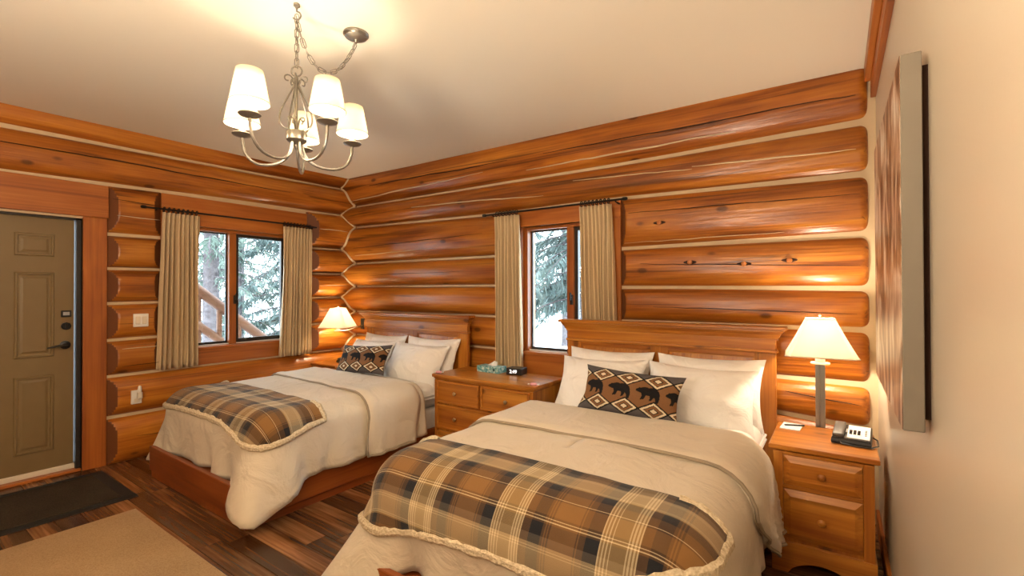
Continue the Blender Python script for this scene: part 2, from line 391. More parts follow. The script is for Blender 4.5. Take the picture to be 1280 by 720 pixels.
# drying checks: dark cracks and mortar-filled ones along single logs
def crack(wall, seams, mb, place, a0, a1, z0, z1, wid, mat, seed):
    n = max(6, int((a1-a0)/.05)); vs_ = []
    for i in range(n+1):
        f_ = i/n; a = a0+(a1-a0)*f_; z = z0+(z1-z0)*f_+.012*nz(a*2.3, seed)+.004*nz(a*9, seed); h = wid*(.25+.75*math.sin(math.pi*min(1, max(.02, f_)))**.6)*(1+.4*nz(a*5, seed+3))
        for dz in (-h, 0, h): vs_.append(place(a, surf(seams, a, z+dz, mb)*1.05+(.0075 if dz == 0 else .004), z+dz))
    fs = [q for i in range(n) for q in ((3*i, 3*i+3, 3*i+4, 3*i+1), (3*i+1, 3*i+4, 3*i+5, 3*i+2))]
    return mesh('drying_check', vs_, fs, mat, wall)
M['check'] = plain('dark_wood_crack', (.035, .012, .004), .9)
for (a0, a1, z0, z1, wd, mt) in [(.3, 2.9, 2.62, 2.60, .005, 'check'), (1.33, 1.66, 2.29, 2.27, .003, 'check'), (1.36, 1.67, 2.15, 2.14, .004, 'chink'), (3.25, 3.62, 2.235, 2.235, .005, 'chink'), (3.25, 3.6, 1.555, 1.565, .003, 'chink'), (1.4, 1.68, .99, 1.0, .004, 'chink'), (1.5, 2.0, .22, .18, .003, 'check'), (1.4, 1.68, .84, .85, .003, 'check')]:
    crack(wl, LSEAM, maxbulge_L, plL, a0, a1, z0, z1, wd, mt, a0*3+z0)
for (a0, a1, z0, z1, wd, mt) in [(-4.6, -2.6, 2.76, 2.74, .006, 'check'), (-2.2, .1, 2.74, 2.735, .005, 'check'), (-5.0, -2.9, 2.62, 2.67, .006, 'chink'), (-2.4, -.6, 2.62, 2.64, .006, 'chink'), (-3.9, -2.2, 2.43, 2.36, .006, 'chink'), (-1.9, -.9, 2.45, 2.41, .005, 'chink'), (-.9, .1, 2.42, 2.385, .006, 'chink'), (-1.4, .12, 2.12, 2.10, .0035, 'check'), (-4.9, -2.9, 2.02, 2.06, .0035, 'check'), (-1.3, .12, 1.70, 1.64, .0035, 'check'), (-4.6, -3.2, 1.68, 1.69, .003, 'check'), (-1.45, -.3, 1.88, 1.885, .003, 'chink'), (-4.9, -3.6, 1.93, 1.95, .004, 'chink'), (-.3, .12, .80, .745, .004, 'check'), (-1.2, .1, 1.36, 1.33, .003, 'check')]:
    crack(wb, BSEAM, maxbulge_B, plB, a0, a1, z0, z1, wd, mt, a0*2+z0)
# dark knots with checks in log at the right of the back wall
for (kx, kz) in [(-.92, 1.70), (-.55, 1.675), (-.27, 1.69), (-1.15, 2.02)]:
    y_ = YB-surf(BSEAM, kx, kz, maxbulge_B)*1.05-.002
    vs_ = [(kx, y_-.004, kz)]+[(kx+.05*math.copysign(abs(math.cos(t*math.pi/8))**2.2, math.cos(t*math.pi/8)), y_+.004, kz+.016*math.sin(t*math.pi/8)) for t in range(16)]
    kn = mesh('knot', vs_, [(0, 1+i, 1+(i+1) % 16) for i in range(16)], 'check', wb)
    B().tube([(kx, y_+.004, kz), (kx, y_-.004, kz), (kx, y_-.007, kz)], [.018, .018, .012], 14).out('knot_plug', 'trim_z', kn, True)

# ceiling trim, baseboard on the drywall
t1 = B().box((XR-.028, YF, 2.70), (XR+.001, 3.72, 2.899), .003).out('trim_1', 'trim_y'); tag(t1, 'stained pine trim board along ceiling over the drywall', 'trim', kind='structure')
B().box((XR-.06, YF, 2.80), (XR-.028, 3.70, 2.899), .004).out('crown_strip', 'trim_y', t1)
bb_ = box('baseboard_right', (XR-.018, YF, 0), (XR, 3.72, .11), 'trim_y'); tag(bb_, 'stained pine baseboard along drywall', 'baseboard', kind='structure')

# ------------------------------------------------------------------ door and its casing
d = empty('door_1', (0, 0, 0)); tag(d, 'olive brown panelled entry door with stained pine casing', 'door', kind='structure')
TX = XL+.05
xs = XL-.045                                         # slab face
slab = B().box((xs-.045, DR[0]+.035, .045), (xs, DR[1]-.035, DR[3]-.012), .002).out('door_slab', 'door', d)
def raised(name, y0, y1, z0, z1, parent):
    b = B(); L = [(0, 0), (.006, .008), (.018, .008), (.024, -.004), (.05, .006), (.055, .006)]
    vs_, fs = [], []
    for ins, h in L: vs_ += [(xs+h, y0+ins, z0+ins), (xs+h, y1-ins, z0+ins), (xs+h, y1-ins, z1-ins), (xs+h, y0+ins, z1-ins)]
    for i in range(len(L)-1):
        for k in range(4): fs.append((4*i+k, 4*i+(k+1) % 4, 4*i+4+(k+1) % 4, 4*i+4+k))
    n = 4*(len(L)-1); fs.append((n, n+1, n+2, n+3))
    return b.raw(vs_, fs).out(name, 'door', parent)
for (y0, y1) in ((.395, .625), (.77, 1.0)):
    for (z0, z1) in ((1.775, 1.955), (.965, 1.645), (.21, .82)): raised('door_panel', y0, y1, z0, z1, slab)
b = B(); b.box((XL-.15, DR[0], 0), (XL+.0, DR[0]+.03, DR[3])); b.box((XL-.15, DR[1]-.03, 0), (XL+.0, DR[1], DR[3])); b.box((XL-.15, DR[0], DR[3]-.015), (XL, DR[1], DR[3]+.02)); b.out('jamb', 'bronze', d)
box('door_sweep', (xs-.05, DR[0]+.03, .02), (xs+.012, DR[1]-.03, .062), 'cream', d)
box('threshold', (XL-.12, DR[0], 0), (XL+.03, DR[1], .022), 'trim_y', d)
box('casing_side', (XL-.05, DR[1], 0), (TX, 1.312, 2.117), 'trim_z', d)
box('casing_side', (XL-.05, .09, 0), (TX, DR[0], 2.117), 'trim_z', d)
box('lintel', (XL-.05, .07, 2.117), (TX+.012, 1.318, 2.395), 'trim_y', d)
def disc_x(name, y_, z_, r_, x0, x1, mat, parent, n=24):
    return B().tube([(x0, y_, z_), (x0+(x1-x0)*.7, y_, z_), (x1, y_, z_)], [r_, r_, r_*.8], n).out(name, mat, parent, True)
hy = 1.065
lv = disc_x('lever_handle', hy, 1.05, .034, xs, xs+.014, 'black', d)
B().tube([(xs+.01, hy, 1.05), (xs+.055, hy, 1.05), (xs+.062, hy-.02, 1.052), (xs+.06, hy-.07, 1.046), (xs+.06, hy-.118, 1.036)], [.011, .011, .011, .009, .006], 10).out('lever', 'black', lv, True)
db = disc_x('deadbolt', hy+.005, 1.205, .032, xs, xs+.018, 'black', d, 8); box('thumb_turn', (xs+.016, hy-.002, 1.185), (xs+.03, hy+.012, 1.225), 'black', db)
kp = box('keypad', (xs, hy-.027, 1.28), (xs+.014, hy+.037, 1.335), 'black', d); box('keypad_screen', (xs+.014, hy-.015, 1.295), (xs+.0155, hy+.025, 1.322), 'grey', kp, 0)

# ------------------------------------------------------------------ windows
def window(name, place, W, glaz, cas, label, mul, sash_side):
    """place(a, depth(out of room +), z); builds boxes in wall coordinates"""
    o = empty(name); tag(o, label, 'window', kind='structure'); a0, a1, z0, z1 = W
    def bx(nm, p, q, mat, par=o, bev=.003):
        A, C = place(*p), place(*q); A, C = [min(x, y_) for x, y_ in zip(A, C)], [max(x, y_) for x, y_ in zip(A, C)]
        return box(nm, A, C, mat, par, bev)
    ca0, ca1, cz0, cz1 = cas; ax = 'y' if name == 'window_1' else 'x'
    bx('casing_head', (ca0, -.058, z1), (ca1, .06, cz1), 'trim_'+ax); bx('casing_apron', (ca0, -.056, cz0), (ca1, .06, z0), 'trim_'+ax)
    bx('casing_side', (ca0, -.054, z0), (a0, .06, z1), 'trim_z'); bx('casing_side', (a1, -.054, z0), (ca1, .06, z1), 'trim_z')
    bx('sill', (a0-.01, -.07, z0-.012), (a1+.01, .10, z0+.012), 'trim_'+ax)
    bx('sill_strip', (a0+.005, .03, z0+.012), (a1-.005, .07, z0+.022), 'sill', bev=.001)
    for p, q in (((a0, .0, z0), (a0+.035, .14, z1)), ((a1-.035, .0, z0), (a1, .14, z1))): bx('frame_jamb', p, q, 'trim_z')
    bx('frame_head', (a0+.035, .0, z1-.03), (a1-.035, .14, z1), 'trim_'+ax); bx('frame_sill', (a0+.035, .06, z0+.012), (a1-.035, .14, z0+.03), 'bronze')
    bx('mullion', (mul-.035, .02, z0+.012), (mul+.035, .12, z1-.03), 'trim_z')
    for side, (p0, p1) in enumerate(((a0+.035, mul-.035), (mul+.035, a1-.035))):
        fwid = .032 if side == sash_side else .014; dp = (.045, .085) if side == sash_side else (.07, .09)
        s = None
        parts = (((p0, dp[0], z0+.03), (p0+fwid, dp[1], z1-.03)), ((p1-fwid, dp[0], z0+.03), (p1, dp[1], z1-.03)), ((p0+fwid, dp[0], z0+.03), (p1-fwid, dp[1], z0+.03+fwid)), ((p0+fwid, dp[0], z1-.03-fwid), (p1-fwid, dp[1], z1-.03)))
        bb2 = B()
        for p, q in parts:
            A, C = place(*p), place(*q); bb2.box([min(x, y_) for x, y_ in zip(A, C)], [max(x, y_) for x, y_ in zip(A, C)])
        s = bb2.out('sash', 'bronze', o)
        bx('pane', (p0+fwid*.8, (dp[0]+dp[1])/2, z0+.03+fwid*.8), (p1-fwid*.8, (dp[0]+dp[1])/2+.004, z1-.03-fwid*.8), 'glass', s, 0)
    bx('sash_lock', (mul+.005, -.005, 1.36), (mul+.03, .03, 1.45), 'black'); 
    bx('lock_lever', (mul+.012, -.025, 1.40), (mul+.024, -.003, 1.47), 'black')
    return o
window('window_1', lambda a, dep, z: (XL-dep, a, z), W1, None, (1.70, 3.15, .77, 2.405), 'two pane window in left log wall showing trees and stairs', 2.36, 1)
window('window_2', lambda a, dep, z: (a, YB+dep, z), W2, None, (-2.63, -1.49, .70, 2.262), 'narrow window in back log wall between the two beds', -2.005, 1)

# ------------------------------------------------------------------ light switch and outlet on the left wall
def wl_face(y_, z_): return XL+surf(LSEAM, y_, z_, maxbulge_L)*1.03
sx = wl_face(1.53, 1.235)
s = empty('light_switch', (sx, 1.53, 1.235)); tag(s, 'white double rocker light switch plate between door and window', 'light switch')
box('plate', (-.02, -.055, -.058), (.006, .055, .058), 'white', s)
for dy in (-.024, .024): box('rocker', (.004, dy-.017, -.034), (.012, dy+.017, .034), 'cream', s)
sx = wl_face(1.50, .56)
s = empty('wall_outlet', (sx, 1.50, .56)); tag(s, 'white wall outlet low on the log by the door', 'outlet'); box('plate', (-.02, -.038, -.06), (.006, .038, .06), 'white', s)
box('socket', (.005, -.018, -.045), (.009, .018, -.012), 'cream', s)
s = empty('plug_in_freshener', (sx+.008, 1.515, .575)); tag(s, 'small white plug-in device stuck in the wall outlet', 'plug')
box('body', (0, -.018, -.03), (.04, .018, .03), 'cream', s, .008, 2); B().lathe([(.012, .0), (.016, .03), (.010, .06), (.006, .065)], (.02, 0, .02), 16).out('bulb_cover', 'white', s, True)

# ------------------------------------------------------------------ curtains and rods
def curtain(name, label, wall, top, bot, zt, zb, base, npl, seed):
    """top/bot: (a0,a1) along the wall; base: distance of the curtain from the room origin plane"""
    o = empty(name); tag(o, label, 'curtain', 'pleated linen curtains'); NS, NZ = npl*14, 26; vs_, fs = [], []
    rn = random.Random(seed); ph = [rn.uniform(-.4, .4) for _ in range(npl+1)]; am = [rn.uniform(.55, 1.45) for _ in range(npl+1)]
    for j in range(NZ+1):
        f_ = j/NZ; z = zt+(zb-zt)*f_
        for i in range(NS+1):
            s_ = i/NS; a = (top[0]+(top[1]-top[0])*s_)*(1-f_)+(bot[0]+(bot[1]-bot[0])*s_)*f_
            c = s_*npl; k = min(npl-1, int(c)); loc = c-k
            sm = ph[k]*(1-loc)+ph[k+1]*loc; A = (am[k]*(1-loc)+am[k+1]*loc)
            wv = math.sin(2*math.pi*(c+sm*f_))
            pinch = math.exp(-((loc-.25)/.12)**2)*max(0, 1-f_*9)*.02
            dep = A*.036*(1-math.exp(-f_*6)*.55)*(wv+.25*math.sin(4*math.pi*c+sm*6))+pinch+.006*nz(a*7, z*2.1, seed)
            a += .010*math.cos(2*math.pi*(c+sm))*f_+.006*nz(s_*5, z*1.5, seed+4)
            vs_.append((base+dep, a, z) if wall == 'L' else (a, base-dep, z))
    for j in range(NZ):
        for i in range(NS): q = j*(NS+1)+i; fs.append((q, q+1, q+NS+2, q+NS+1))
    p = mesh('panel', vs_, fs, 'curtain', o, True); sm_ = p.modifiers.new('thick', 'SOLIDIFY'); sm_.thickness = .004; sm_.offset = 0
    for k in range(npl):
        a = top[0]+(top[1]-top[0])*(k+.25)/npl; c = (base, a, zt+.028) if wall == 'L' else (a, base, zt+.028)
        pts = []
        for q in range(16):
            t = q*2*math.pi/16; d_ = .021*math.cos(t); pts.append((c[0]+d_, c[1]+.004*math.sin(t), c[2]+.021*math.sin(t)) if wall == 'L' else (c[0]+.004*math.sin(t), c[1]+d_, c[2]+.021*math.sin(t)))
        B().tube(pts, .0042, 6, closed=True).out('ring', 'blackmetal', o, True)
        cb = (c[0], c[1], zt-.002); B().box((cb[0]-.006, cb[1]-.006, zt-.012), (cb[0]+.006, cb[1]+.006, zt+.01)).out('clip', 'blackmetal', o)
    return o
def rod(name, label, wall, a0, a1, z, base, br):
    o = empty(name); tag(o, label, 'curtain rod', 'curtain rods'); P = (lambda a, dd=0, zz=0: (base+dd, a, z+zz)) if wall == 'L' else (lambda a, dd=0, zz=0: (a, base-dd, z+zz))
    B().tube([P(a0), P(a1)], .0085, 10).out('pole', 'blackmetal', o, True)
    for a, s_ in ((a0, -1), (a1, 1)): B().tube([P(a-s_*.015), P(a), P(a+s_*.02), P(a+s_*.028)], [.013, .015, .014, .006], 10).out('finial', 'blackmetal', o, True)
    for a in br: B().tube([P(a, 0, -.012), P(a, -.05, -.02), P(a, -.098, -.02)], .007, 8).out('bracket', 'blackmetal', o, True)
    return o
CLX, CBY = XL+.12, 3.65
rod('curtain_rod', 'black curtain rod over the left wall window', 'L', 1.55, 3.31, 2.247, CLX, (1.64, 3.18))
curtain('curtain', 'beige pleated curtain panel nearest the entry door', 'L', (1.69, 1.995), (1.65, 2.005), 2.218, .775, CLX, 8, 1)
curtain('curtain', 'beige pleated curtain panel nearest the small wall lamp', 'L', (2.83, 3.175), (2.79, 3.146), 2.218, .765, CLX, 9, 2)
rod('curtain_rod', 'black curtain rod over the narrow back wall window', 'B', -2.87, -1.425, 2.235, CBY, (-2.77, -1.50))
curtain('curtain', 'narrow beige curtain panel hanging behind the tissue box', 'B', (-2.73, -2.46), (-2.735, -2.43), 2.206, .70, CBY, 7, 3)
curtain('curtain', 'beige curtain panel falling behind the near bed headboard', 'B', (-1.82, -1.535), (-1.80, -1.49), 2.206, .70, CBY, 8, 4)

# ------------------------------------------------------------------ beds
def loft_rects(levels):
    """levels: (x0,x1,y0,y1,z) rectangles lofted upward"""
    vs_, fs = [], []
    for (x0, x1, y0, y1, z) in levels: vs_ += [(x0, y0, z), (x1, y0, z), (x1, y1, z), (x0, y1, z)]
    n = len(levels)
    for i in range(n-1):
        for k in range(4): fs.append((4*i+k, 4*i+(k+1) % 4, 4*i+4+(k+1) % 4, 4*i+4+k))
    fs.append((3, 2, 1, 0)); q = 4*(n-1); fs.append((q, q+1, q+2, q+3)); return vs_, fs
def raised_front(name, x0, x1, z0, z1, yf, mat, parent, dep=.012, wid=.03, base=.012):
    """a raised panel facing -y"""
    L = [(0, base), (0, -.0), (wid*.15, -.002), (wid, -dep), (wid+.004, -dep)]
    vs_, fs = [], []
    for ins, h in L: vs_ += [(x0+ins, yf+h, z0+ins), (x1-ins, yf+h, z0+ins), (x1-ins, yf+h, z1-ins), (x0+ins, yf+h, z1-ins)]
    for i in range(len(L)-1):
        for k in range(4): fs.append((4*i+k, 4*i+(k+1) % 4, 4*i+4+(k+1) % 4, 4*i+4+k))
    n = 4*(len(L)-1); fs.append((n, n+1, n+2, n+3)); return B().raw(vs_, fs).out(name, mat, parent)
def bed(label, cx, fy, hw):
    o = empty('bed', (cx, fy, 0)); tag(o, label, 'bed', 'pine platform beds'); L = 3.55-fy
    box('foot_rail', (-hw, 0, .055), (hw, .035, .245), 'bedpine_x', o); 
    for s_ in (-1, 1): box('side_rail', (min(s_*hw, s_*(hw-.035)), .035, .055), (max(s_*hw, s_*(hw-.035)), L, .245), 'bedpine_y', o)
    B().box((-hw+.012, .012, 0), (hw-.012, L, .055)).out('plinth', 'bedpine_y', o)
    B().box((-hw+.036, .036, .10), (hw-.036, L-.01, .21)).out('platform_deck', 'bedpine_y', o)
    B().box((-hw+.055, .11, .21), (hw-.055, L-.005, .40), .03, 3).out('box_spring', 'sheet', o, True, 60)
    mt = B().box((-hw+.06, .12, .40), (hw-.06, L-.005, .635), .11, 6).out('mattress', 'sheet', o, True, 60)
    b = B()
    for z in (.50, .53):
        pts = [(s_*(hw-.058) if abs(s_) == 1 else 0, y_, z) for s_, y_ in ((-1, L-.05), (-1, .22))]+[(s_*(hw-.058), y_, z) for s_, y_ in ((1, .22), (1, L-.05))]
        b.tube(pts, .008, 6)
    b.out('piping', 'sheet', mt, True)
    # headboard, facing -y
    y0 = L; th = .035; h = B().box((-hw+.005, y0+.012, .25), (hw-.005, y0+th, 1.15)).out('headboard', 'pine_x', o)
    for s_ in (-1, 1): box('stile', (min(s_*hw, s_*(hw-.125)), y0, 0), (max(s_*hw, s_*(hw-.125)), y0+th+.004, 1.065), 'pine_z', h)
    box('stile', (-.07, y0+.001, .40), (.07, y0+th, 1.065), 'pine_z', h)
    box('rail', (-hw+.125, y0+.002, 1.035), (hw-.125, y0+.02, 1.072), 'pine_x', h, .002)
    box('frieze', (-hw, y0-.004, 1.085), (hw, y0+th+.004, 1.17), 'pine_x', h, .003)
    box('bead', (-hw-.012, y0-.018, 1.066), (hw+.012, y0+th+.004, 1.087), 'pine_x', h, .007, 2)
    lv = [(ou, z) for ou, z in ((.004, 1.150), (.012, 1.150), (.012, 1.163), (.018, 1.168), (.028, 1.190), (.044, 1.206), (.048, 1.210), (.048, 1.219), (.062, 1.221), (.066, 1.226), (.066, 1.240), (.062, 1.245))]
    v_, f_ = loft_rects([(-hw-ou, hw+ou, y0-ou*.9, y0+th+.004, z) for ou, z in lv]); mesh('crown_moulding', v_, f_, 'pine_x', h)
    for s_ in (-1, 1):
        x0, x1 = sorted((s_*.075, s_*(hw-.13))); raised_front('panel', x0, x1, .42, 1.03, y0+.014, 'pine_z', h, .010, .045)
    return o
B1X, B1Y, B2X, B2Y, HW = -3.785, 1.43, -1.115, 1.38, .775
bed('pine platform bed with panelled headboard, farther bed beside the corner', B1X, B1Y, HW)
bed('pine platform bed with panelled headboard, nearer bed beside the phone nightstand', B2X, B2Y, HW)

def perim(hw, y0, yh, rc, step=.025):
    """U outline: right side from head to foot, foot, left side; yields (x,y,nx,ny,s,side)"""
    out = []
    n = max(2, int((yh-y0-rc)/step))
    for i in range(n): out.append((hw, yh+(y0+rc-yh)*i/n, 1, 0, 'r'))
    n = 14
    for i in range(n): t = i/n*math.pi/2; out.append((hw-rc+rc*math.cos(t), y0+rc-rc*math.sin(t), math.cos(t), -math.sin(t), 'c'))
    n = int((2*hw-2*rc)/step)
    for i in range(n): out.append((hw-rc-(2*hw-2*rc)*i/n, y0, 0, -1, 'f'))
    n = 14
    for i in range(n): t = i/n*math.pi/2; out.append((-hw+rc-rc*math.sin(t), y0+rc-rc*math.cos(t), -math.sin(t), -math.cos(t), 'd'))
    n = max(2, int((yh-y0-rc)/step))
    for i in range(n+1): out.append((-hw, y0+rc+(yh-y0-rc)*i/n, -1, 0, 'l'))
    s = 0; res = []
    for i, p in enumerate(out):
        if i: s += math.hypot(p[0]-out[i-1][0], p[1]-out[i-1][1])
        res.append(p+(s,))
    return res
def folds(x, y, seed): return .55*math.sin((x*1.0+y*.9)*17+seed)+.45*math.sin((x*.8-y*1.1)*29+seed*2.1)+.7*nz(x*4.1, y*4.1, seed)
def drape(name, mat, parent, cx, fy, hw, y0, yh, zt, r, drop, flare, fold, seed, off=0., lump=.010, headslope=None, rc=.20):
    """cloth over the bed: top + rounded edge + hanging skirt, with real folds. returns object and hem line"""
    P = perim(hw+off, y0-off, yh, rc+off); NTOP, NA, ND = 16, 6, 12; vs_, uv, fs = [], [], []; hem = []
    for (x, y, nx, ny, side, s) in P:
        ix, iy = x-nx*r, y-ny*r
        sy = min(max(iy, y0+hw*.8), yh) ; sxp = 0.
        if yh-y0 < hw*.9: sxp, sy = 0., yh            # a short throw: fan from the middle of its head edge
        col = []
        def hs(xx, yy): return (headslope(xx, yy) if headslope else 0.)
        for k in range(NTOP):
            f_ = k/NTOP; px, py = sxp+(ix-sxp)*f_, sy+(iy-sy)*f_
            col.append((px, py, zt+.012*(1-(px/hw)**2)+lump*nz(px*3.2, py*3.2, seed)+lump*.5*nz(px*8, py*8, seed+5), px, py))
        D, fl = drop(x, y, side), flare(x, y, side); fo = fold(x, y, side); A_ = r*math.pi/2; T = max(.03, A_+D); NN = NA+ND
        for k in range(NN+1):
            l = T*k/NN
            if l <= A_:
                a = l/r; px, py = ix+nx*r*math.sin(a), iy+ny*r*math.sin(a)
                col.append((px, py, zt-r*(1-math.cos(a))+.012*(1-(ix/hw)**2)*(1-a/1.58)+lump*(1-l/A_)*nz(px*3.2, py*3.2, seed), ix+nx*l, iy+ny*l))
            else:
                q = l-A_; kf = q/.33; g = fo*min(1.3, kf)**1.2*folds(x, y, seed)+fl*(q/.4)**1.1; tw = fo*.5*min(1.3, kf)*math.cos((x+y)*17+seed)
                px, py = ix+nx*(r+g)+ny*tw, iy+ny*(r+g)-nx*tw
                col.append((px, py, zt-r-q, ix+nx*l, iy+ny*l))
        hem.append(Vector(col[-1][:3])+Vector((cx, fy, 0)))
        for c in col: vs_.append((c[0]+cx, c[1]+fy, c[2])); uv.append((c[3], c[4]))
    W_ = NTOP+NA+1+ND
    for i in range(len(P)-1):
        for j in range(W_-1): fs.append((i*W_+j, i*W_+j+1, (i+1)*W_+j+1, (i+1)*W_+j))
    me = bpy.data.meshes.new(name); me.from_pydata(vs_, [], fs)
    ul = me.uv_layers.new(name='UVMap')
    for lp in me.loops: ul.data[lp.index].uv = uv[lp.vertex_index]
    me.update(); o = link(name, me, mat, parent, True)
    sd = o.modifiers.new('thick', 'SOLIDIFY'); sd.thickness = .012; sd.offset = -1
    edge = [Vector(vs_[j]) for j in range(NTOP, W_)]; edge2 = [Vector(vs_[(len(P)-1)*W_+j]) for j in range(NTOP, W_)]
    return o, edge+hem[1:-1]+edge2[::-1], hem
def band(name, mat, parent, cx, fy, hw, ya, yb, zt, r, dropR, dropL, seed, off):
    """folded-back duvet band lying across the bed, hanging at both sides; puffed rolled edge towards the foot"""
    path = []; NDp, NAr, NT_ = 12, 6, 40; H = hw+off
    for k in range(NDp): path.append((-H, zt-r-dropL*(1-k/NDp), -1, 0, 1-k/NDp))
    for k in range(NAr): a = k/NAr*math.pi/2; path.append((-H+r-r*math.cos(a), zt-r+r*math.sin(a), -math.cos(a), math.sin(a), 0))
    for k in range(NT_+1): path.append((-H+r+(2*H-2*r)*k/NT_, zt, 0, 1, 0))
    for k in range(1, NAr+1): a = k/NAr*math.pi/2; path.append((H-r+r*math.sin(a), zt-r+r*math.cos(a), math.sin(a), math.cos(a), 0))
    for k in range(1, NDp+1): path.append((H, zt-r-dropR*k/NDp, 1, 0, k/NDp))
    prof_ = [(0, -.012), (-.012, .004), (-.012, .018), (.0, .026), (.02, .033), (.05, .035)]+[(.05+(1)*j/14, .030) for j in range(1, 15)]
    vs_, fs = [], []; W_ = len(prof_); lip = []
    for i, (x, z, nx, nz_, dn) in enumerate(path):
        A = ya(x, dn); C = yb(x, dn)
        for j, (dy, dh) in enumerate(prof_):
            y_ = A+dy if j < 6 else A+.05+(C-A-.05)*(j-5)/14
            wv = dn*.022*folds(x+y_, y_*2, seed)+.006*nz(x*4, y_*4, seed)
            h = dh+wv+dn*.03
            if j >= 18: h -= (j-17)*.012
            vs_.append((cx+x+nx*h, fy+y_+.008*nz(x*5, z*4, seed), z+nz_*h-(0 if dn == 0 else 0)))
        lip.append(Vector(vs_[i*W_+2]))
    for i in range(len(path)-1):
        for j in range(W_-1): fs.append((i*W_+j, (i+1)*W_+j, (i+1)*W_+j+1, i*W_+j+1))
    o = mesh(name, vs_, fs, mat, parent, True); sd = o.modifiers.new('thick', 'SOLIDIFY'); sd.thickness = .014; sd.offset = -1
    hemR = [Vector(vs_[(len(path)-1)*W_+j]) for j in range(2, W_-1)]
    return o, lip+hemR[1:]
def corner_bump(x, y, hw, y0, rad): return math.exp(-((math.hypot(abs(x)-hw, y-y0))/rad)**2)
def dress(cx, fy, seed, lab, zt, rr, throw_y, tdrop, foldA, foldB, cornerR, cornerL):
    hw, y0 = HW+.025, .075
    def drop(x, y, s_):
        base = zt-rr-(.225 if s_ in 'rl' else .222)
        c = corner_bump(x, y, hw-.04, y0+.04, .16)*(cornerR if x > 0 else cornerL)
        return base+c+.02*nz(x*3, y*3, seed)
    def flare(x, y, s_): return .012+(.26 if x > 0 else .17)*corner_bump(x, y, hw-.05, y0+.05, .13)-(.02 if s_ == 'f' else 0)*(1-corner_bump(x, y, hw, y0, .25))
    def fold(x, y, s_): return .034+.04*corner_bump(x, y, hw, y0, .3)
    dv, _, hem = drape('duvet', 'duvet', None, cx, fy, hw, y0, 1.50, zt, rr, drop, flare, fold, seed)
    tag(dv, lab[0], 'duvet', 'beige duvets')
    B().tube(hem[::2], .007, 6).out('hem_piping', 'duvet', dv, True)
    bo, lip = band('folded_edge', 'duvet', dv, cx, fy, hw, foldA, foldB, zt+.010, rr, zt-rr-.22, zt-rr-.28, seed+3, .012)
    B().tube([p+Vector((0, -.004, .0)) for p in lip], .0085, 6).out('fold_piping', 'piping', bo, True)
    # plaid throw at the foot
    th, edge, hem2 = drape('throw_blanket', 'plaid', None, cx, fy, hw, y0, throw_y, zt+.012, rr+.01, tdrop, lambda x, y, s_: flare(x, y, s_)*.9, fold, seed, off=.02)
    tag(th, lab[1], 'throw blanket', 'plaid throws')
    pts = []; rn = random.Random(7)
    for p in edge: 
        if not pts or (p-pts[-1]).length > .012: pts.append(p+Vector((rn.uniform(-.002, .002), rn.uniform(-.002, .002), rn.uniform(-.003, .003))))
    B().tube(pts, [.024+rn.uniform(-.003, .003) for _ in pts], 8).out('fleece_trim', 'fleece', th, True)
    return dv, th
D1 = dress(B1X, B1Y, 2.0, ('beige duvet on the farther bed, folded back below the pillows', 'brown plaid throw with fleece edge across foot of farther bed'), .665, .16, .53,
           lambda x, y, s_: (-.085+.11*corner_bump(x, y, HW, .07, .3)*(1 if x > 0 else .2)),
           lambda x, dn: 1.00-.09*(x+HW)/(2*HW)-(.05*dn if x > 0 else 0)+(.10*max(0, dn-.75)*4*max(0, dn-.75) if x > 0 else 0), lambda x, dn: 1.45-.08*dn, .15, .10)
D2 = dress(B2X, B2Y, 5.0, ('beige duvet on the nearer bed, folded back below the pillows', 'brown plaid throw with fleece edge across foot of nearer bed'), .675, .19, .43,
           lambda x, y, s_: (.02+.09*corner_bump(x, y, HW, .07, .4)) if x < 0 else .02-.13*max(0, min(1, (x-.35)/.35))-.0*y,
           lambda x, dn: .88+.03*math.cos(x*2)-(.0 if x > 0 else 0)+.30*dn*(1 if x > 0 else .2), lambda x, dn: 1.50+.22*dn*(1 if x > 0 else 0), .16, .16)

# pillows
def pillow_mesh(w, h, t, seed, nx=36, ny=26, wr=1.0, flange=.03):
    vs_, fs = [], []
    def pt(i, j, sgn):
        u, v = -1+2*i/nx, -1+2*j/ny
        k = 1-.10*(1-abs(u)**2)*abs(v)**3; l = 1-.09*(1-abs(v)**2)*abs(u)**3
        x, y = u*w/2*l, v*h/2*k
        uu, vv = min(1, abs(u)/(1-flange)), min(1, abs(v)/(1-flange*w/h))
        th = (max(0, 1-uu**2.6)**.62)*(max(0, 1-vv**2.6)**.62)
        z = sgn*(t/2*th*(1+.10*nz(x*5, y*5, seed))+.003)+wr*(.014*nz(x*7+seed, y*7, seed)*th+.022*abs(nz(x*4+y*9, y*3, seed+7))*th*sgn)
        z += .012*nz(u*2, v*2, seed+3)
        return (x, y, z)
    for sgn in (1, -1):
        base = len(vs_)
        for j in range(ny+1):
            for i in range(nx+1): vs_.append(pt(i, j, sgn))
        for j in range(ny):
            for i in range(nx):
                q = base+j*(nx+1)+i; f_ = (q, q+1, q+nx+2, q+nx+1); fs.append(f_ if sgn > 0 else f_[::-1])
    n1 = (nx+1)*(ny+1)
    ring = [i for i in range(nx+1)]+[j*(nx+1)+nx for j in range(1, ny+1)]+[ny*(nx+1)+i for i in range(nx-1, -1, -1)]+[j*(nx+1) for j in range(ny-1, 0, -1)]
    for a, c in zip(ring, ring[1:]+ring[:1]): fs.append((a, a+n1, c+n1, c))
    return vs_, fs
def pillow(label, loc, rot, w, h, t, seed, grp):
    vs_, fs = pillow_mesh(w, h, t, seed); o = mesh('pillow', vs_, fs, 'pillow', None, True, 60); o.location = loc; o.rotation_euler = tuple(R(a) for a in rot); tag(o, label, 'pillow', grp); return o
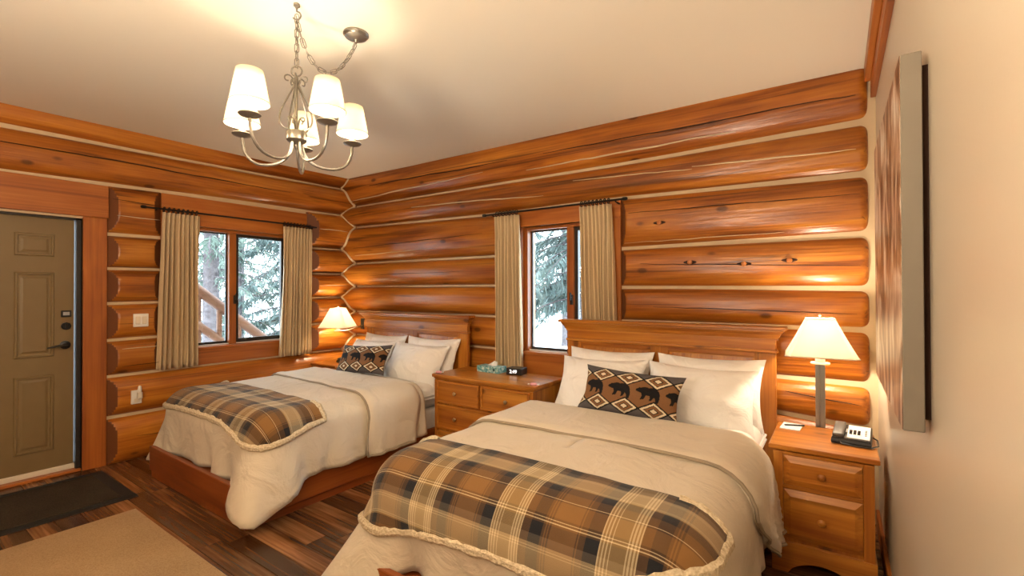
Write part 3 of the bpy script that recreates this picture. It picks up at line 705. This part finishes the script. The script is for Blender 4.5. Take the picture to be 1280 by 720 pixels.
def bed_pillows(cx, z0, which, seed, d=0.):
    for s_, nm in ((-1, 'left'), (1, 'right')):
        pillow('white pillow upright against %s half of %s bed headboard' % (nm, which), (cx+s_*.37, 3.425, z0+.145), (72, 0, s_*2), .71, .48, .19, seed+s_, 'back row pillows')
        pillow('white pillow leaning in front row, %s side of %s bed' % (nm, which), (cx+s_*.355+d, 3.235, z0+.115), (60, s_*1.5, s_*3+2), .70, .48, .25, seed+10+s_, 'front row pillows')
bed_pillows(B1X, .64, 'farther', 3.); bed_pillows(B2X, .65, 'nearer', 23.)

# bear cushions: printed weave evaluated on a fine grid
BEAR = [(0, .50), (.03, .57), (.10, .61), (.12, .67), (.17, .65), (.24, .69), (.36, .74), (.50, .71), (.65, .745), (.80, .71), (.92, .61), (.98, .45), (1, .25), (.97, .02), (.86, 0), (.83, .2), (.76, .28), (.70, .10), (.59, .06), (.62, .2), (.59, .31), (.45, .31), (.38, .09), (.23, .06), (.29, .25), (.25, .38), (.12, .42), (.03, .45)]
def inpoly(x, y, P):
    c = False; j = len(P)-1
    for i in range(len(P)):
        if (P[i][1] > y) != (P[j][1] > y) and x < (P[j][0]-P[i][0])*(y-P[i][1])/(P[j][1]-P[i][1])+P[i][0]: c = not c
        j = i
    return c
cBK, cBR, cGR, cCR = (.012, .011, .012), (.20, .098, .042), (.095, .085, .088), (.66, .56, .40)
def bearprint(u, v):
    """u,v in 0..1 over the cushion front"""
    per = .278
    for cy, sh in ((.80, .0), (.20, .0)):
        c = ((u-.23-sh) % per)/per; dx = min(c, 1-c)*2; dy = abs(v-cy)/.17
        d_ = dx+dy; saw = .035*(1 if (int(u*95)+int(v*48)) % 2 else 0)
        if d_ < 1.0:
            if d_ > .93-saw: return cBK
            if d_ > .70-saw*.6: return cCR
            if d_ > .62: return cBK
            if d_ > .36: return cBR
            if d_ > .26: return cBK
            return cCR
        if d_ < 1.10: return cBK
    x = ((u-.045) % per)/per; y = (v-.355)/.40
    if .0 < x < .82 and inpoly(x/.82, y, BEAR): return cBK
    c = ((u-.23) % per)/per; dx = min(c, 1-c)*2
    if .20 < v < .80: return cBR
    return cGR
def cushion(label, loc, rot, w, h, t, seed):
    nx, ny = 250, 112; vs_, fs = pillow_mesh(w, h, t, seed, nx, ny, .5, .012)
    me = bpy.data.meshes.new('bear_cushion'); me.from_pydata(vs_, [], fs); me.update()
    ca = me.color_attributes.new('print', 'FLOAT_COLOR', 'POINT'); n1 = (nx+1)*(ny+1); buf = []
    for k in range(len(vs_)):
        if k < n1: buf.extend(bearprint((k % (nx+1))/nx, (k//(nx+1))/ny)+(1,))
        else: buf.extend(cGR+(1,))
    ca.data.foreach_set('color', buf)
    o = link('bear_cushion', me, 'bear', None, True); o.location = loc; o.rotation_euler = tuple(R(a) for a in rot); tag(o, label, 'cushion', 'bear print cushions'); return o
cushion('lumbar cushion with black bears and diamonds on the farther bed', (-3.80, 2.915, .825), (62, -3, 5), .66, .30, .13, 41.)
cushion('lumbar cushion with black bears and diamonds on the nearer bed', (-1.10, 2.885, .825), (64, 2, -2), .67, .31, .13, 47.)

# ------------------------------------------------------------------ dresser
def knob(parent, x, yf, z, mat, r_=.014):
    b = B(); prof_ = [(.005, 0), (.005, .012), (r_*.8, .015), (r_, .021), (r_*.8, .027), (.002, .029)]; n = 14; rings = []
    for r0, d_ in prof_: rings.append([(x+r0*math.cos(k*2*math.pi/n), yf-d_, z+r0*math.sin(k*2*math.pi/n)) for k in range(n)])
    vs_ = [p for q in rings for p in q]; fs = [(i*n+k, i*n+(k+1) % n, (i+1)*n+(k+1) % n, (i+1)*n+k) for i in range(len(rings)-1) for k in range(n)]+[tuple(range((len(rings)-1)*n, len(rings)*n))]
    return b.raw(vs_, fs).out('knob', mat, parent, True, 50)
DX0, DX1, DY0, DY1, DZ = -2.985, -1.905, 3.03, 3.52, .75
d = empty('dresser', ((DX0+DX1)/2, 0, 0)); tag(d, 'pine chest of drawers with round knobs between the two beds', 'dresser'); cx = (DX0+DX1)/2; hw = (DX1-DX0)/2-.02
B().box((-hw, DY0+.028, 0), (hw, DY1, DZ-.03), .002).out('carcass', 'pine_z', d)
v_, f_ = loft_rects([(-hw-o_, hw+o_, DY0+.02-o_, DY1, z) for o_, z in ((.0, DZ-.045), (.006, DZ-.04), (.008, DZ-.03), (.018, DZ-.028), (.02, DZ-.02), (.02, DZ-.006), (.016, DZ))]); mesh('top', v_, f_, 'pine_x', d)
for s_ in (-1, 1):
    box('corner_post', (min(s_*hw, s_*(hw-.03)), DY0+.012, 0), (max(s_*hw, s_*(hw-.03)), DY0+.035, DZ-.045), 'pine_z', d, .003)
def drawer(parent, x0, x1, z0, z1, yf, mat, knobs, kmat, frame=.016, kr=.017):
    f = B().box((x0, yf, z0), (x1, yf+.02, z1), .003).out('drawer', mat, parent); b = B()
    for p, q in (((x0, z0), (x0+frame, z1)), ((x1-frame, z0), (x1, z1)), ((x0+frame, z0), (x1-frame, z0+frame)), ((x0+frame, z1-frame), (x1-frame, z1))):
        b.box((p[0], yf-.010, p[1]), (q[0], yf+.001, q[1]), .004, 2)
    b.out('beading', mat, f)
    for kx in knobs: knob(f, kx, yf, (z0+z1)/2, kmat, kr)
drawer(d, -hw+.035, -.012, .505, .695, DY0+.012, 'pine_x', (-hw/2-.01,), 'brass'); drawer(d, .012, hw-.035, .505, .695, DY0+.012, 'pine_x', (hw/2+.01,), 'brass')
drawer(d, -hw+.035, hw-.035, .275, .485, DY0+.012, 'pine_x', (-hw/2-.01, hw/2+.01), 'brass'); drawer(d, -hw+.035, hw-.035, .06, .255, DY0+.012, 'pine_x', (-hw/2-.01, hw/2+.01), 'brass')
box('base_board', (-hw, DY0+.008, 0), (hw, DY0+.03, .05), 'pine_x', d)

# things on the dresser
tb = empty('tissue_box', (-2.60, 3.405, DZ), R(-2)); tag(tb, 'teal patterned tissue box with white tissue sticking out on dresser', 'tissue box')
box('carton', (-.125, -.06, 0), (.125, .06, .055), 'teal', tb, .002)
vs_, fs = [], []
for i in range(9):
    for j in range(5):
        u, v = i/8, j/4; wv = .055*(1-v*.55); vs_.append(((u-.5)*2*wv+.03*v, .015*math.sin(u*7+v)*(1-.3*v)+.01*v, .054+v*(.05-.03*abs(u-.55))))
for i in range(8):
    for j in range(4): fs.append((i*5+j, i*5+5+j, i*5+6+j, i*5+1+j))
ts = mesh('tissue', vs_, fs, 'paper', tb, True); ts.modifiers.new('t', 'SOLIDIFY').thickness = .002
M['emblem'] = plain('dark_teal_emblem', (.02, .10, .11), .5)
B().tube([(.075, -.0605, .03), (.075, -.0625, .03)], .014, 16).out('emblem', 'emblem', tb)
ck = empty('alarm_clock', (-2.34, 3.43, DZ), R(8)); tag(ck, 'black digital alarm clock showing 2:49 on dresser', 'clock')
box('housing', (-.075, -.06, 0), (.075, .06, .058), 'black', ck, .006, 2)
def text(name, body, size, mat, parent, loc, rot):
    c = bpy.data.curves.new(name, 'FONT'); c.body = body; c.size = size; c.extrude = .0006; c.align_x = 'CENTER'; c.align_y = 'CENTER'
    c.offset = .0006; t_ = bpy.data.objects.new(name+'_curve', c); COL.objects.link(t_); bpy.context.view_layer.update()
    me = bpy.data.meshes.new_from_object(t_.evaluated_get(bpy.context.evaluated_depsgraph_get())); bpy.data.objects.remove(t_); me.materials.clear()
    o = link(name, me, mat, parent); o.location = loc; o.rotation_euler = rot; return o
tx = text('digits', '2:49', .042, 'led', ck, (-.005, -.0612, .029), (math.pi/2, 0, 0))
for (lx, ly, lab) in ((-2.945, 3.075, 'pink and white wrapped candy at dresser corner beside farther bed'), (-1.945, 3.085, 'pink and white wrapped candy at dresser corner beside nearer bed')):
    c = empty('candy', (lx, ly, DZ), R(20)); tag(c, lab, 'candy', 'wrapped candies'); b = B()
    B().tube([(-.028, 0, .011), (-.02, 0, .011), (.02, 0, .011), (.028, 0, .011)], [.004, .011, .011, .004], 10).out('sweet', 'pink', c, True)
    for s_ in (-1, 1): B().tube([(s_*.027, 0, .011), (s_*.045, 0, .011)], [.003, .011], 8, flat=.5).out('wrapper_twist', 'paper', c, True)

# ------------------------------------------------------------------ nightstands
def nightstand(label, x, y, grp='pine nightstands'):
    """x,y = front centre"""
    o = empty('nightstand', (x, y, 0)); tag(o, label, 'nightstand', grp); hw, dp, zt = .216, .50, .66
    B().box((-hw, .022, .10), (hw, dp, zt-.03), .002).out('carcass', 'pine_z', o)
    v_, f_ = loft_rects([(-hw-o_, hw+o_, .022-o_, dp, z) for o_, z in ((.0, zt-.032), (.012, zt-.028), (.02, zt-.024), (.022, zt-.02), (.022, zt-.004), (.018, zt))]); mesh('top', v_, f_, 'pine_x', o)
    for s_ in (-1, 1): box('stile', (min(s_*hw, s_*(hw-.045)), .004, .14), (max(s_*hw, s_*(hw-.045)), .024, zt-.032), 'pine_z', o, .002)
    for z0, z1 in ((.612, .628), (.435, .455)): box('rail', (-hw+.045, .006, z0), (hw-.045, .024, z1), 'pine_x', o, .001)
    for z0, z1 in ((.457, .610), (.178, .433)):
        dr = raised_front('drawer', -hw+.047, hw-.047, z0, z1, .006, 'pine_x', o, .014, .032, .016); knob(dr, 0, -.008, (z0+z1)/2, 'pine_y', .019)
    # arched base
    n = 16; pts = []
    for i in range(n+1): xx = -.15+.30*i/n; pts.append((xx, .075*(math.sin(math.pi*i/n)**.6) if 0 < i < n else 0))
    out = [(-hw-.008, 0), (-.15, 0)]+pts[1:-1]+[(.15, 0), (hw+.008, 0)]
    b = B(); vs_, fs = [], []
    for (xx, zz) in out: vs_ += [(xx, -.006, zz), (xx, -.006, .155), (xx, .02, zz), (xx, .02, .155)]
    for i in range(len(out)-1):
        q = 4*i; fs += [(q, q+4, q+5, q+1), (q+2, q+3, q+7, q+6), (q, q+2, q+6, q+4), (q+1, q+5, q+7, q+3)]
    fs += [(0, 1, 3, 2), (4*len(out)-4, 4*len(out)-2, 4*len(out)-1, 4*len(out)-3)]
    b.raw(vs_, fs).out('arched_base', 'pine_x', o)
    for s_ in (-1, 1): box('side_foot', (min(s_*(hw+.008), s_*(hw-.015)), .02, 0), (max(s_*(hw+.008), s_*(hw-.015)), dp, .155), 'pine_y', o, .002)
    return o
nightstand('pine nightstand with two raised drawers beside the cream wall', -.075, 2.865)
nightstand('pine nightstand mostly hidden in the corner behind the farther bed', -4.815, 3.14)

# table lamp
def square_shade(name, parent, bw, tw, z0, z1, rz=0., mat='shade'):
    vs_, fs = [], []
    NL = 4
    for j in range(NL+1):
        f_ = j/NL; h = (bw+(tw-bw)*f_)/2*(1-.02*math.sin(math.pi*f_)); z = z0+(z1-z0)*f_; c = h*.86
        pts = [(h, -c), (h, c), (c, h), (-c, h), (-h, c), (-h, -c), (-c, -h), (c, -h)]
        for px, py in pts: vs_.append((px*math.cos(rz)-py*math.sin(rz), px*math.sin(rz)+py*math.cos(rz), z))
    for j in range(NL):
        for k in range(8): fs.append((j*8+k, j*8+(k+1) % 8, j*8+8+(k+1) % 8, j*8+8+k))
    o = mesh(name, vs_, fs, mat, parent)
    sd = o.modifiers.new('t', 'SOLIDIFY'); sd.thickness = .0025
    for j in (0, NL): B().tube([vs_[j*8+k] for k in range(8)], .0035, 6, closed=True).out('shade_rim', 'cream', o, True)
    return o
L2 = empty('column_lamp', (-.092, 3.43, .66)); tag(L2, 'lit nickel column lamp with square cream shade behind the nightstand', 'lamp')
box('base', (-.075, -.04, -.66), (.075, .11, -.644), 'nickel', L2, .004)
b = B(); b.box((-.025, -.022, -.644), (-.004, .022, .375), .002); b.box((.004, -.022, -.644), (.025, .022, .375), .002); b.box((-.005, -.015, -.644), (.005, .015, .375)); b.out('column', 'nickel', L2)
B().lathe([(.05, .373), (.052, .378), (.05, .383)], n=24).out('saucer', 'cream', L2, True)
B().lathe([(.026, .383), (.026, .47), (.016, .475)], n=20).out('socket_sleeve', 'cream', L2, True)
square_shade('shade', L2, .365, .15, .43, .65, R(4))
B().lathe([(.003, .60), (.003, .665), (.008, .67), (.003, .68)], n=10).out('finial', 'brass', L2, True)
B().lathe([(.012, .47), (.028, .51), (.030, .53), (.018, .555), (.002, .562)], n=14).out('bulb', 'bulb', L2, True)
lamp_light('table_lamp_light', (0, 0, .59), P_TABLE, L2)

# telephone
def phone(label, x, y, z, rz, full=True):
    o = empty('telephone', (x, y, z), rz); tag(o, label, 'telephone', 'desk telephones')
    vs_, fs = loft_rects([(-.085, .085, -.105, .105, 0), (-.088, .088, -.108, .108, .012), (-.086, .086, -.106, .106, .025), (-.084, .084, -.10, .104, .032)])
    vs_ = [(a, b_, c+(.028*(b_+.108)/.216 if c > .02 else 0)) for a, b_, c in vs_]; mesh('base', vs_, fs, 'black', o)
    tilt = math.atan(.028/.216); rm = Matrix.Rotation(tilt, 3, 'X')
    hb = B(); hb.box((-.082, -.10, 0), (-.030, .10, .020), .008, 3, rm, (0, 0, 0)); hs_ = hb.out('handset', 'grey', o, True, 50); hs_.location = (0, 0, .046)
    hs_.data.materials.clear(); hs_.data.materials.append(M['handset'])
    fp = B().box((-.018, -.088, 0), (.080, .095, .003), 0, 1, rm, (0, 0, 0)).out('faceplate', 'paper', o); fp.location = (0, 0, .0465)
    for i in range(3):
        for j in range(4):
            k = B().box((-.006, -.005, 0), (.006, .005, .004)).out('key', 'black', fp); k.location = Vector((-.004+i*.018, 0, 0))+rm @ Vector((0, -.035+j*.016, .003))
    for j in range(5):
        k = B().box((-.004, -.003, 0), (.004, .003, .003)).out('speed_key', 'grey', fp); k.location = Vector((.062, 0, 0))+rm @ Vector((0, -.04+j*.018, .003))
    ds = B().box((-.026, -.02, 0), (-.018, .03, .004), 0, 1, rm, (0, 0, 0)).out('label_window', 'grey', o); ds.location = (0, 0, .047)
    B().tube([(-.055, -.10, .02), (-.04, -.125, .010), (.02, -.128, .006), (.085, -.12, .006), (.115, -.06, .006), (.11, .05, .008), (.085, .09, .012)], .004, 8).out('cord', 'black', o, True)
    return o
M['handset'] = plain('dark_grey_handset', (.085, .08, .075), .45)
phone('black desk phone with white keypad face on nightstand by cream wall', .058, 3.17, .66, R(-4))
phone('dark phone on the corner nightstand beside the farther bed', -4.72, 3.42, .66, R(10))
np_ = empty('notepad', (-.235, 3.28, .66), R(-4)); tag(np_, 'small white notepad lying on nightstand', 'notepad'); box('pages', (-.052, -.072, 0), (.052, .072, .006), 'paper', np_, .001); box('binding', (-.052, .066, .0055), (.052, .073, .0075), 'white', np_, 0)
pn = empty('pen', (-.228, 3.29, .666), R(24)); tag(pn, 'black pen lying on the white notepad', 'pen'); B().tube([(-.05, 0, .005), (-.042, 0, .005), (.03, 0, .005)], [.001, .0045, .005], 10).out('barrel', 'black', pn, True); B().tube([(.03, 0, .005), (.062, 0, .005)], .0055, 10).out('cap', 'black', pn, True)

# wall lamp by the far bed
WLp = Vector((-4.84, 3.36, 0))
wlm = empty('wall_lamp', (0, 0, 0)); tag(wlm, 'lit swing arm wall lamp with cream shade beside corner', 'lamp')
box('bracket', (-4.775, YB-.165, 1.03), (-4.715, YB-.125, 1.16), 'black', wlm, .004)
B().tube([(-4.745, YB-.15, 1.075), (-4.72, 3.50, 1.05), (-4.74, 3.42, 1.028), (WLp.x, WLp.y, 1.024)], .008, 10).out('arm', 'brass', wlm, True)
B().lathe([(.048, 1.022), (.05, 1.027), (.048, 1.032)], (WLp.x, WLp.y, 0), 20).out('saucer', 'cream', wlm, True)
B().lathe([(.022, 1.03), (.022, 1.10), (.014, 1.105)], (WLp.x, WLp.y, 0), 18).out('socket_sleeve', 'cream', wlm, True)
sh = square_shade('shade', wlm, .34, .14, 1.068, 1.29, R(28)); sh.location = (WLp.x, WLp.y, 0)
B().lathe([(.012, 1.10), (.028, 1.14), (.030, 1.16), (.018, 1.185), (.002, 1.19)], (WLp.x, WLp.y, 0), 14).out('bulb', 'bulb', wlm, True)
B().lathe([(.003, 1.22), (.003, 1.30), (.008, 1.305), (.002, 1.315)], (WLp.x, WLp.y, 0), 10).out('finial', 'brass', wlm, True)
lamp_light('wall_lamp_light', (WLp.x, WLp.y, 1.215), P_WALL, wlm)

# ------------------------------------------------------------------ chandelier
HX, HY = -2.178, 1.279
ch = empty('chandelier', (HX, HY, 2.10)); tag(ch, 'five arm brushed nickel chandelier with white shades and swag chain', 'chandelier')
q0 = 2.10
def Z(z): return z-q0
ycam = yaw
def dirv(deg):                                        # angle measured from camera-right towards depth
    a = R(deg); d_ = Vector((math.cos(ycam), math.sin(ycam), 0))*math.cos(a)+Vector((-math.sin(ycam), math.cos(ycam), 0))*math.sin(a); return d_
B().lathe([(.010, Z(2.205)), (.040, Z(2.218)), (.047, Z(2.226)), (.047, Z(2.262)), (.043, Z(2.268)), (.012, Z(2.272))], n=28).out('hub', 'nickel', ch, True)
B().lathe([(.003, Z(2.180)), (.010, Z(2.19)), (.014, Z(2.2)), (.008, Z(2.21))], n=14).out('bottom_finial', 'nickel', ch, True)
B().lathe([(.006, Z(2.26)), (.006, Z(2.50)), (.010, Z(2.505)), (.010, Z(2.52)), (.005, Z(2.545))], n=12).out('stem', 'nickel', ch, True)
SHM = None
for k in range(5):
    d_ = dirv(-109+72*k); Rr = .27
    cv = []
    for i in range(15):
        t = i/14; x = .025+(Rr-.025)*(.5-.5*math.cos(math.pi*t))
        z = 2.215-.115*math.sin(math.pi*min(1, t*.98))**.85*(1-.10*t)+.025*t
        if t > .5: z = 2.105+.14*((t-.5)/.5)**2.2
        else: z = 2.105+.11*((.5-t)/.5)**2.2
        cv.append(d_*x+Vector((0, 0, Z(z))))
    arm = B().tube(cv, .0068, 10).out('arm', 'nickel', ch, True); c = d_*Rr
    B().lathe([(.005, Z(2.240)), (.012, Z(2.243)), (.040, Z(2.252)), (.046, Z(2.258)), (.044, Z(2.262)), (.012, Z(2.258))], c, 22).out('drip_pan', 'nickel', arm, True)
    B().lathe([(.017, Z(2.258)), (.015, Z(2.262)), (.015, Z(2.325)), (.010, Z(2.33))], c, 16).out('candle_sleeve', 'cream', arm, True)
    prof_ = [(.080, Z(2.308)), (.079, Z(2.315)), (.072, Z(2.355)), (.062, Z(2.41)), (.054, Z(2.452))]
    s = B().lathe(prof_, c, 32, cap=False).out('shade', 'shade', ch, True); s.modifiers.new('t', 'SOLIDIFY').thickness = .002
    B().tube([(c.x+.080*math.cos(t*math.pi/16), c.y+.080*math.sin(t*math.pi/16), Z(2.309)) for t in range(32)], .0028, 6, closed=True).out('shade_trim', 'cream', s, True)
    B().lathe([(.006, Z(2.325)), (.010, Z(2.328)), (.010, Z(2.331)), (.006, Z(2.334))], c, 12).out('bulb', 'bulb', arm, True)
    lamp_light('chandelier_light', c+Vector((0, 0, Z(2.352))), P_CHAND, ch, .022)
    # pear-shaped cage wires and scrolls
    dd = dirv(-73+72*k); pts = []
    for i in range(19):
        t = i/18; r_ = .012+.072*math.sin(math.pi*(1-t)**1.0*.5+0)*0
        z = 2.268+.225*t
        r_ = .014+.070*(math.sin(math.pi*min(1, (t*1.02)**.55))**.9)*(1-t*.35)
        pts.append(dd*r_+Vector((0, 0, Z(z))))
    B().tube(pts, .0042, 8).out('cage_wire', 'nickel', ch, True)
    pts = [dd*.008+Vector((0, 0, Z(2.478))), dd*.012+Vector((0, 0, Z(2.50)))]
    for i in range(15): a = R(200-22*i); rr = .023*(1-i/24); pts.append(dd*(.040+rr*math.cos(a))+Vector((0, 0, Z(2.522+rr*math.sin(a)))))
    B().tube(pts, .0036, 8).out('scroll', 'nickel', ch, True)
    pts = [dd*.006+Vector((0, 0, Z(2.275))), dd*.012+Vector((0, 0, Z(2.31)))]
    for i in range(12): a = R(190-24*i); rr = .016*(1-i/20); pts.append(dd*(.030+rr*math.cos(a))+Vector((0, 0, Z(2.325+rr*math.sin(a)))))
    B().tube(pts, .003, 8).out('small_scroll', 'nickel', ch, True)
B().tube([Vector((math.cos(R(34.85))*.026*math.cos(t*math.pi/10), math.sin(R(34.85))*.026*math.cos(t*math.pi/10), Z(2.568)+.026*math.sin(t*math.pi/10))) for t in range(20)], .004, 8, closed=True).out('top_loop', 'nickel', ch, True)
B().lathe([(.014, Z(2.90)), (.016, Z(2.888)), (.008, Z(2.884)), (.004, Z(2.87))], n=14).out('ceiling_plug', 'nickel', ch, True)
B().tube([Vector((0, 0, Z(2.88)))]+[Vector((.020*math.cos(ycam)*math.cos(R(90-24*i)), .020*math.sin(ycam)*math.cos(R(90-24*i)), Z(2.842)+.020*math.sin(R(90-24*i)))) for i in range(11)], .0042, 8).out('ceiling_hook', 'nickel', ch, True)
CP = Vector((-2.163-HX, 1.613-HY, 0))
B().lathe([(.066, Z(2.90)), (.068, Z(2.890)), (.060, Z(2.884)), (.058, Z(2.878)), (.038, Z(2.868)), (.012, Z(2.862)), (.006, Z(2.848))], CP, 32).out('canopy', 'nickel', ch, True)
lm = None
def link_at(p, dr, rollf, parent):
    global lm
    if lm is None:
        pts = []
        for t in range(24):
            a = t*math.pi/12; pts.append((.0105*math.cos(a), 0, .0125*math.copysign(1, math.sin(a))*(1 if abs(math.sin(a)) > .02 else 0)+.0105*math.sin(a)))
        o = B().tube(pts, .0022, 6, closed=True).out('chain_link', 'nickel', parent, True); lm = o.data
    else: o = link('chain_link', lm, None, parent)
    o.location = p; q = Vector((0, 0, 1)).rotation_difference(dr); o.rotation_mode = 'QUATERNION'
    from mathutils import Quaternion
    o.rotation_quaternion = q @ Quaternion((0, 0, 1), rollf); return o
cord_pts = [Vector((.004*math.sin(i*1.3), .004*math.cos(i*1.3), Z(2.58+.26*i/12))) for i in range(13)]
cord = B().tube(cord_pts, .0025, 6).out('drop_cord', 'nickel', ch, True)
for i in range(7): link_at(Vector((0, 0, Z(2.608+.0365*i))), Vector((0, 0, 1)), R(34.85) if i % 2 == 0 else R(124.85), cord)
A0, A1 = Vector((0, 0, Z(2.826))), CP+Vector((0, 0, Z(2.845))); sw = []
for i in range(41):
    t = i/40; p = A0.lerp(A1, t); sag = .215*(1-abs(2*(t**.85)-1)**2.1); p.z -= sag; sw.append(p)
swc = B().tube([p+Vector((.003*math.sin(i*1.1), 0, .003*math.cos(i*1.1))) for i, p in enumerate(sw)], .0025, 6).out('swag_cord', 'nickel', ch, True)
acc = 0; nl = 0
for a, c in zip(sw, sw[1:]):
    acc += (c-a).length
    if acc >= .0365: acc -= .0365; link_at(c, (c-a).normalized(), R(20) if nl % 2 else R(110), swc); nl += 1

# unseen uplighter added behind the viewer to brighten ceiling and room
f = empty('fill_uplighter', (-1.0, -.75, 0)); tag(f, 'unseen uplighter added behind the viewer for fill light', 'lamp')
B().lathe([(.15, 0), (.15, .02), (.02, .035)], n=28).out('base', 'nickel', f, True)
B().lathe([(.012, .03), (.012, 1.09)], n=12).out('pole', 'nickel', f, True)
B().lathe([(.02, 1.08), (.24, 1.14), (.42, 1.47), (.417, 1.472), (.23, 1.15), (.02, 1.10)], n=32).out('bowl', 'white', f, True)
lamp_light('fill_uplighter_light', (0, 0, 1.46), P_FILL, f, .28, (1.0, .83, .64))

# ------------------------------------------------------------------ canvas picture on the drywall
cv = empty('canvas_picture', (XR, 0, 0)); tag(cv, 'square sepia photograph canvas print on the cream wall', 'picture')
y0, y1, z0, z1 = 1.655, 2.72, 1.10, 2.125
B().box((-.062, y0, z0), (-.016, y1, z1), .002).out('stretched_canvas', 'canvas_edge', cv)
B().box((-.0632, y0+.002, z0+.002), (-.0615, y1-.002, z1-.002)).out('print', 'canvas', cv)
B().box((-.017, y0+.03, z0+.03), (0, y0+.06, z1-.03)).out('stretcher_bar', 'check', cv)

# ------------------------------------------------------------------ mat and rug
dm = empty('door_mat', (0, 0, 0)); tag(dm, 'dark coir door mat with black border before the entry door', 'mat')
B().box((-4.95, .05, 0), (-4.26, 1.17, .010), .002).out('pile', 'mat', dm)
b = B()
for p, q in (((-5.02, -.02), (-4.95, 1.25)), ((-4.26, -.02), (-4.18, 1.25)), ((-4.95, 1.17), (-4.26, 1.25)), ((-4.95, -.02), (-4.26, .05))): b.box((p[0], p[1], 0), (q[0], q[1], .006), .002)
b.out('border', 'mat_edge', dm)
rg = empty('area_rug', (0, 0, 0)); tag(rg, 'plain beige carpet rug in the lower left foreground', 'rug')
B().box((-3.93, -1.2, 0), (-2.1, 1.155, .012), .004, 2).out('carpet', 'rug', rg)
b = B(); b.tube([(-3.93, -1.2, .006), (-3.93, 1.155, .006), (-2.1, 1.155, .006), (-2.1, -1.2, .006)], .006, 6, closed=True); b.out('binding', 'rug', rg, True)

# ------------------------------------------------------------------ outdoors
gd = box('ground', (-40, -20, -.9), (20, 45, -.75), 'snow', bev=0); tag(gd, 'pale bright ground outside the windows', 'ground', kind='structure')
def conifer(label, x, y, h, rad, seed, mat, base=-.75, z_lo=-.2, nb=70, trunk=.12, dens=26):
    rn = random.Random(seed); o = empty('conifer_tree', (x, y, base)); tag(o, label, 'tree', 'conifers outside'); 
    B().lathe([(trunk*1.25, 0), (trunk, .5), (trunk*.8, h*.4), (trunk*.4, h*.8), (.01, h)], n=12).out('trunk', 'bark', o, True)
    vs_, fs = [], []; br = B()
    for i in range(nb):
        z = (z_lo-base)+(h-(z_lo-base))*(i/nb)**1.15*.98; L = rad*(1-(z/h))**.75*rn.uniform(.7, 1.1)+.15; a = rn.uniform(0, 2*math.pi)
        d_ = Vector((math.cos(a), math.sin(a), 0)); side = Vector((-d_.y, d_.x, 0)); pts = []
        for k in range(7): t = k/6; pts.append(d_*(L*t)+Vector((0, 0, z+.10*L*t-.42*L*t*t)))
        br.tube(pts, [.018*(1-k/7)+.003 for k in range(7)], 4)
        n = int(dens*L)
        for k in range(n):
            t = .12+.88*(k+rn.random())/n; p = d_*(L*t)+Vector((0, 0, z+.10*L*t-.42*L*t*t)); sgn = rn.choice((-1, 1)); tl = rn.uniform(.12, .34)*(1.15-t*.5)
            tip = p+side*sgn*tl*rn.uniform(.4, .9)+d_*tl*.5+Vector((0, 0, -tl*rn.uniform(.3, 1.1))); wv = d_*rn.uniform(.012, .03)+Vector((0, 0, rn.uniform(-.02, .02)))
            q = len(vs_); mid = (p+tip)/2+Vector((0, 0, .02)); vs_ += [p, mid+wv, tip, mid-wv]; fs.append((q, q+1, q+2, q+3))
            for e in range(3):
                t2 = (e+1)/4; pp = p.lerp(tip, t2); e1 = pp+d_*rn.uniform(-.06, .09)+side*rn.uniform(-.06, .06)+Vector((0, 0, -rn.uniform(.03, .12))); q = len(vs_); w2 = side*.008+Vector((0, 0, .010)); vs_ += [pp-w2, pp+w2, e1]; fs.append((q, q+1, q+2))
    br.out('branches', 'bark', o)
    f = mesh('foliage', vs_, fs, mat, o); f['kind'] = 'stuff'; return o
conifer('grey trunked pine seen through left half of the side window', -9.6, 3.96, 9, 1.3, 11, 'needle_b', z_lo=1.7, nb=60, trunk=.15)
conifer('slender pine between trunk and stairs outside the side window', -11.5, 5.35, 9, 1.0, 12, 'needle_b', z_lo=.6, nb=60, trunk=.05)
conifer('bushy drooping spruce filling right half of side window', -10.4, 6.2, 9, 2.4, 13, 'needle_a', z_lo=-.1, nb=160, trunk=.08, dens=40)
conifer('faint farther spruce seen past the stair railing', -15.0, 7.0, 11, 2.4, 14, 'needle_b', nb=110, dens=20)
conifer('spruce at the left edge of the side window', -13.0, 4.4, 10, 2.0, 15, 'needle_b', z_lo=.2, nb=90, dens=20)
conifer('big spruce with hanging boughs filling the narrow back window', -4.0, 8.3, 10, 2.6, 16, 'needle_a', z_lo=1.25, nb=190, trunk=.14, dens=44)
conifer('second spruce behind hanging boughs outside the narrow back window', -8.7, 11.4, 11, 3.2, 17, 'needle_a', z_lo=1.7, nb=150, trunk=.12, dens=34)
conifer('distant spruce at the right edge of narrow back window', -9.2, 17.0, 14, 3.4, 18, 'needle_b', z_lo=2.2, nb=130, dens=26)
sr = empty('stair_railing', (-6.25, 2.4, -.75)); tag(sr, 'stained wooden stair railing slanting down outside the side window', 'railing')
sl = -.83
def zr(yy): return 1.54+.75+sl*(yy)
B().tube([(0, -.9, zr(-.9)), (0, 1.6, zr(1.6))], .062, 12).out('hand_rail', 'stain', sr, True)
B().tube([(0, -.9, zr(-.9)-.42), (0, 1.6, zr(1.6)-.42)], .05, 12).out('lower_rail', 'stain', sr, True)
for yy in (-.65, -.42, -.19, .04, .27, .5, .73, .96): B().tube([(0, yy, max(0, zr(yy)-.75)), (0, yy, zr(yy)-.03)], .032, 10).out('baluster', 'stain', sr, True)
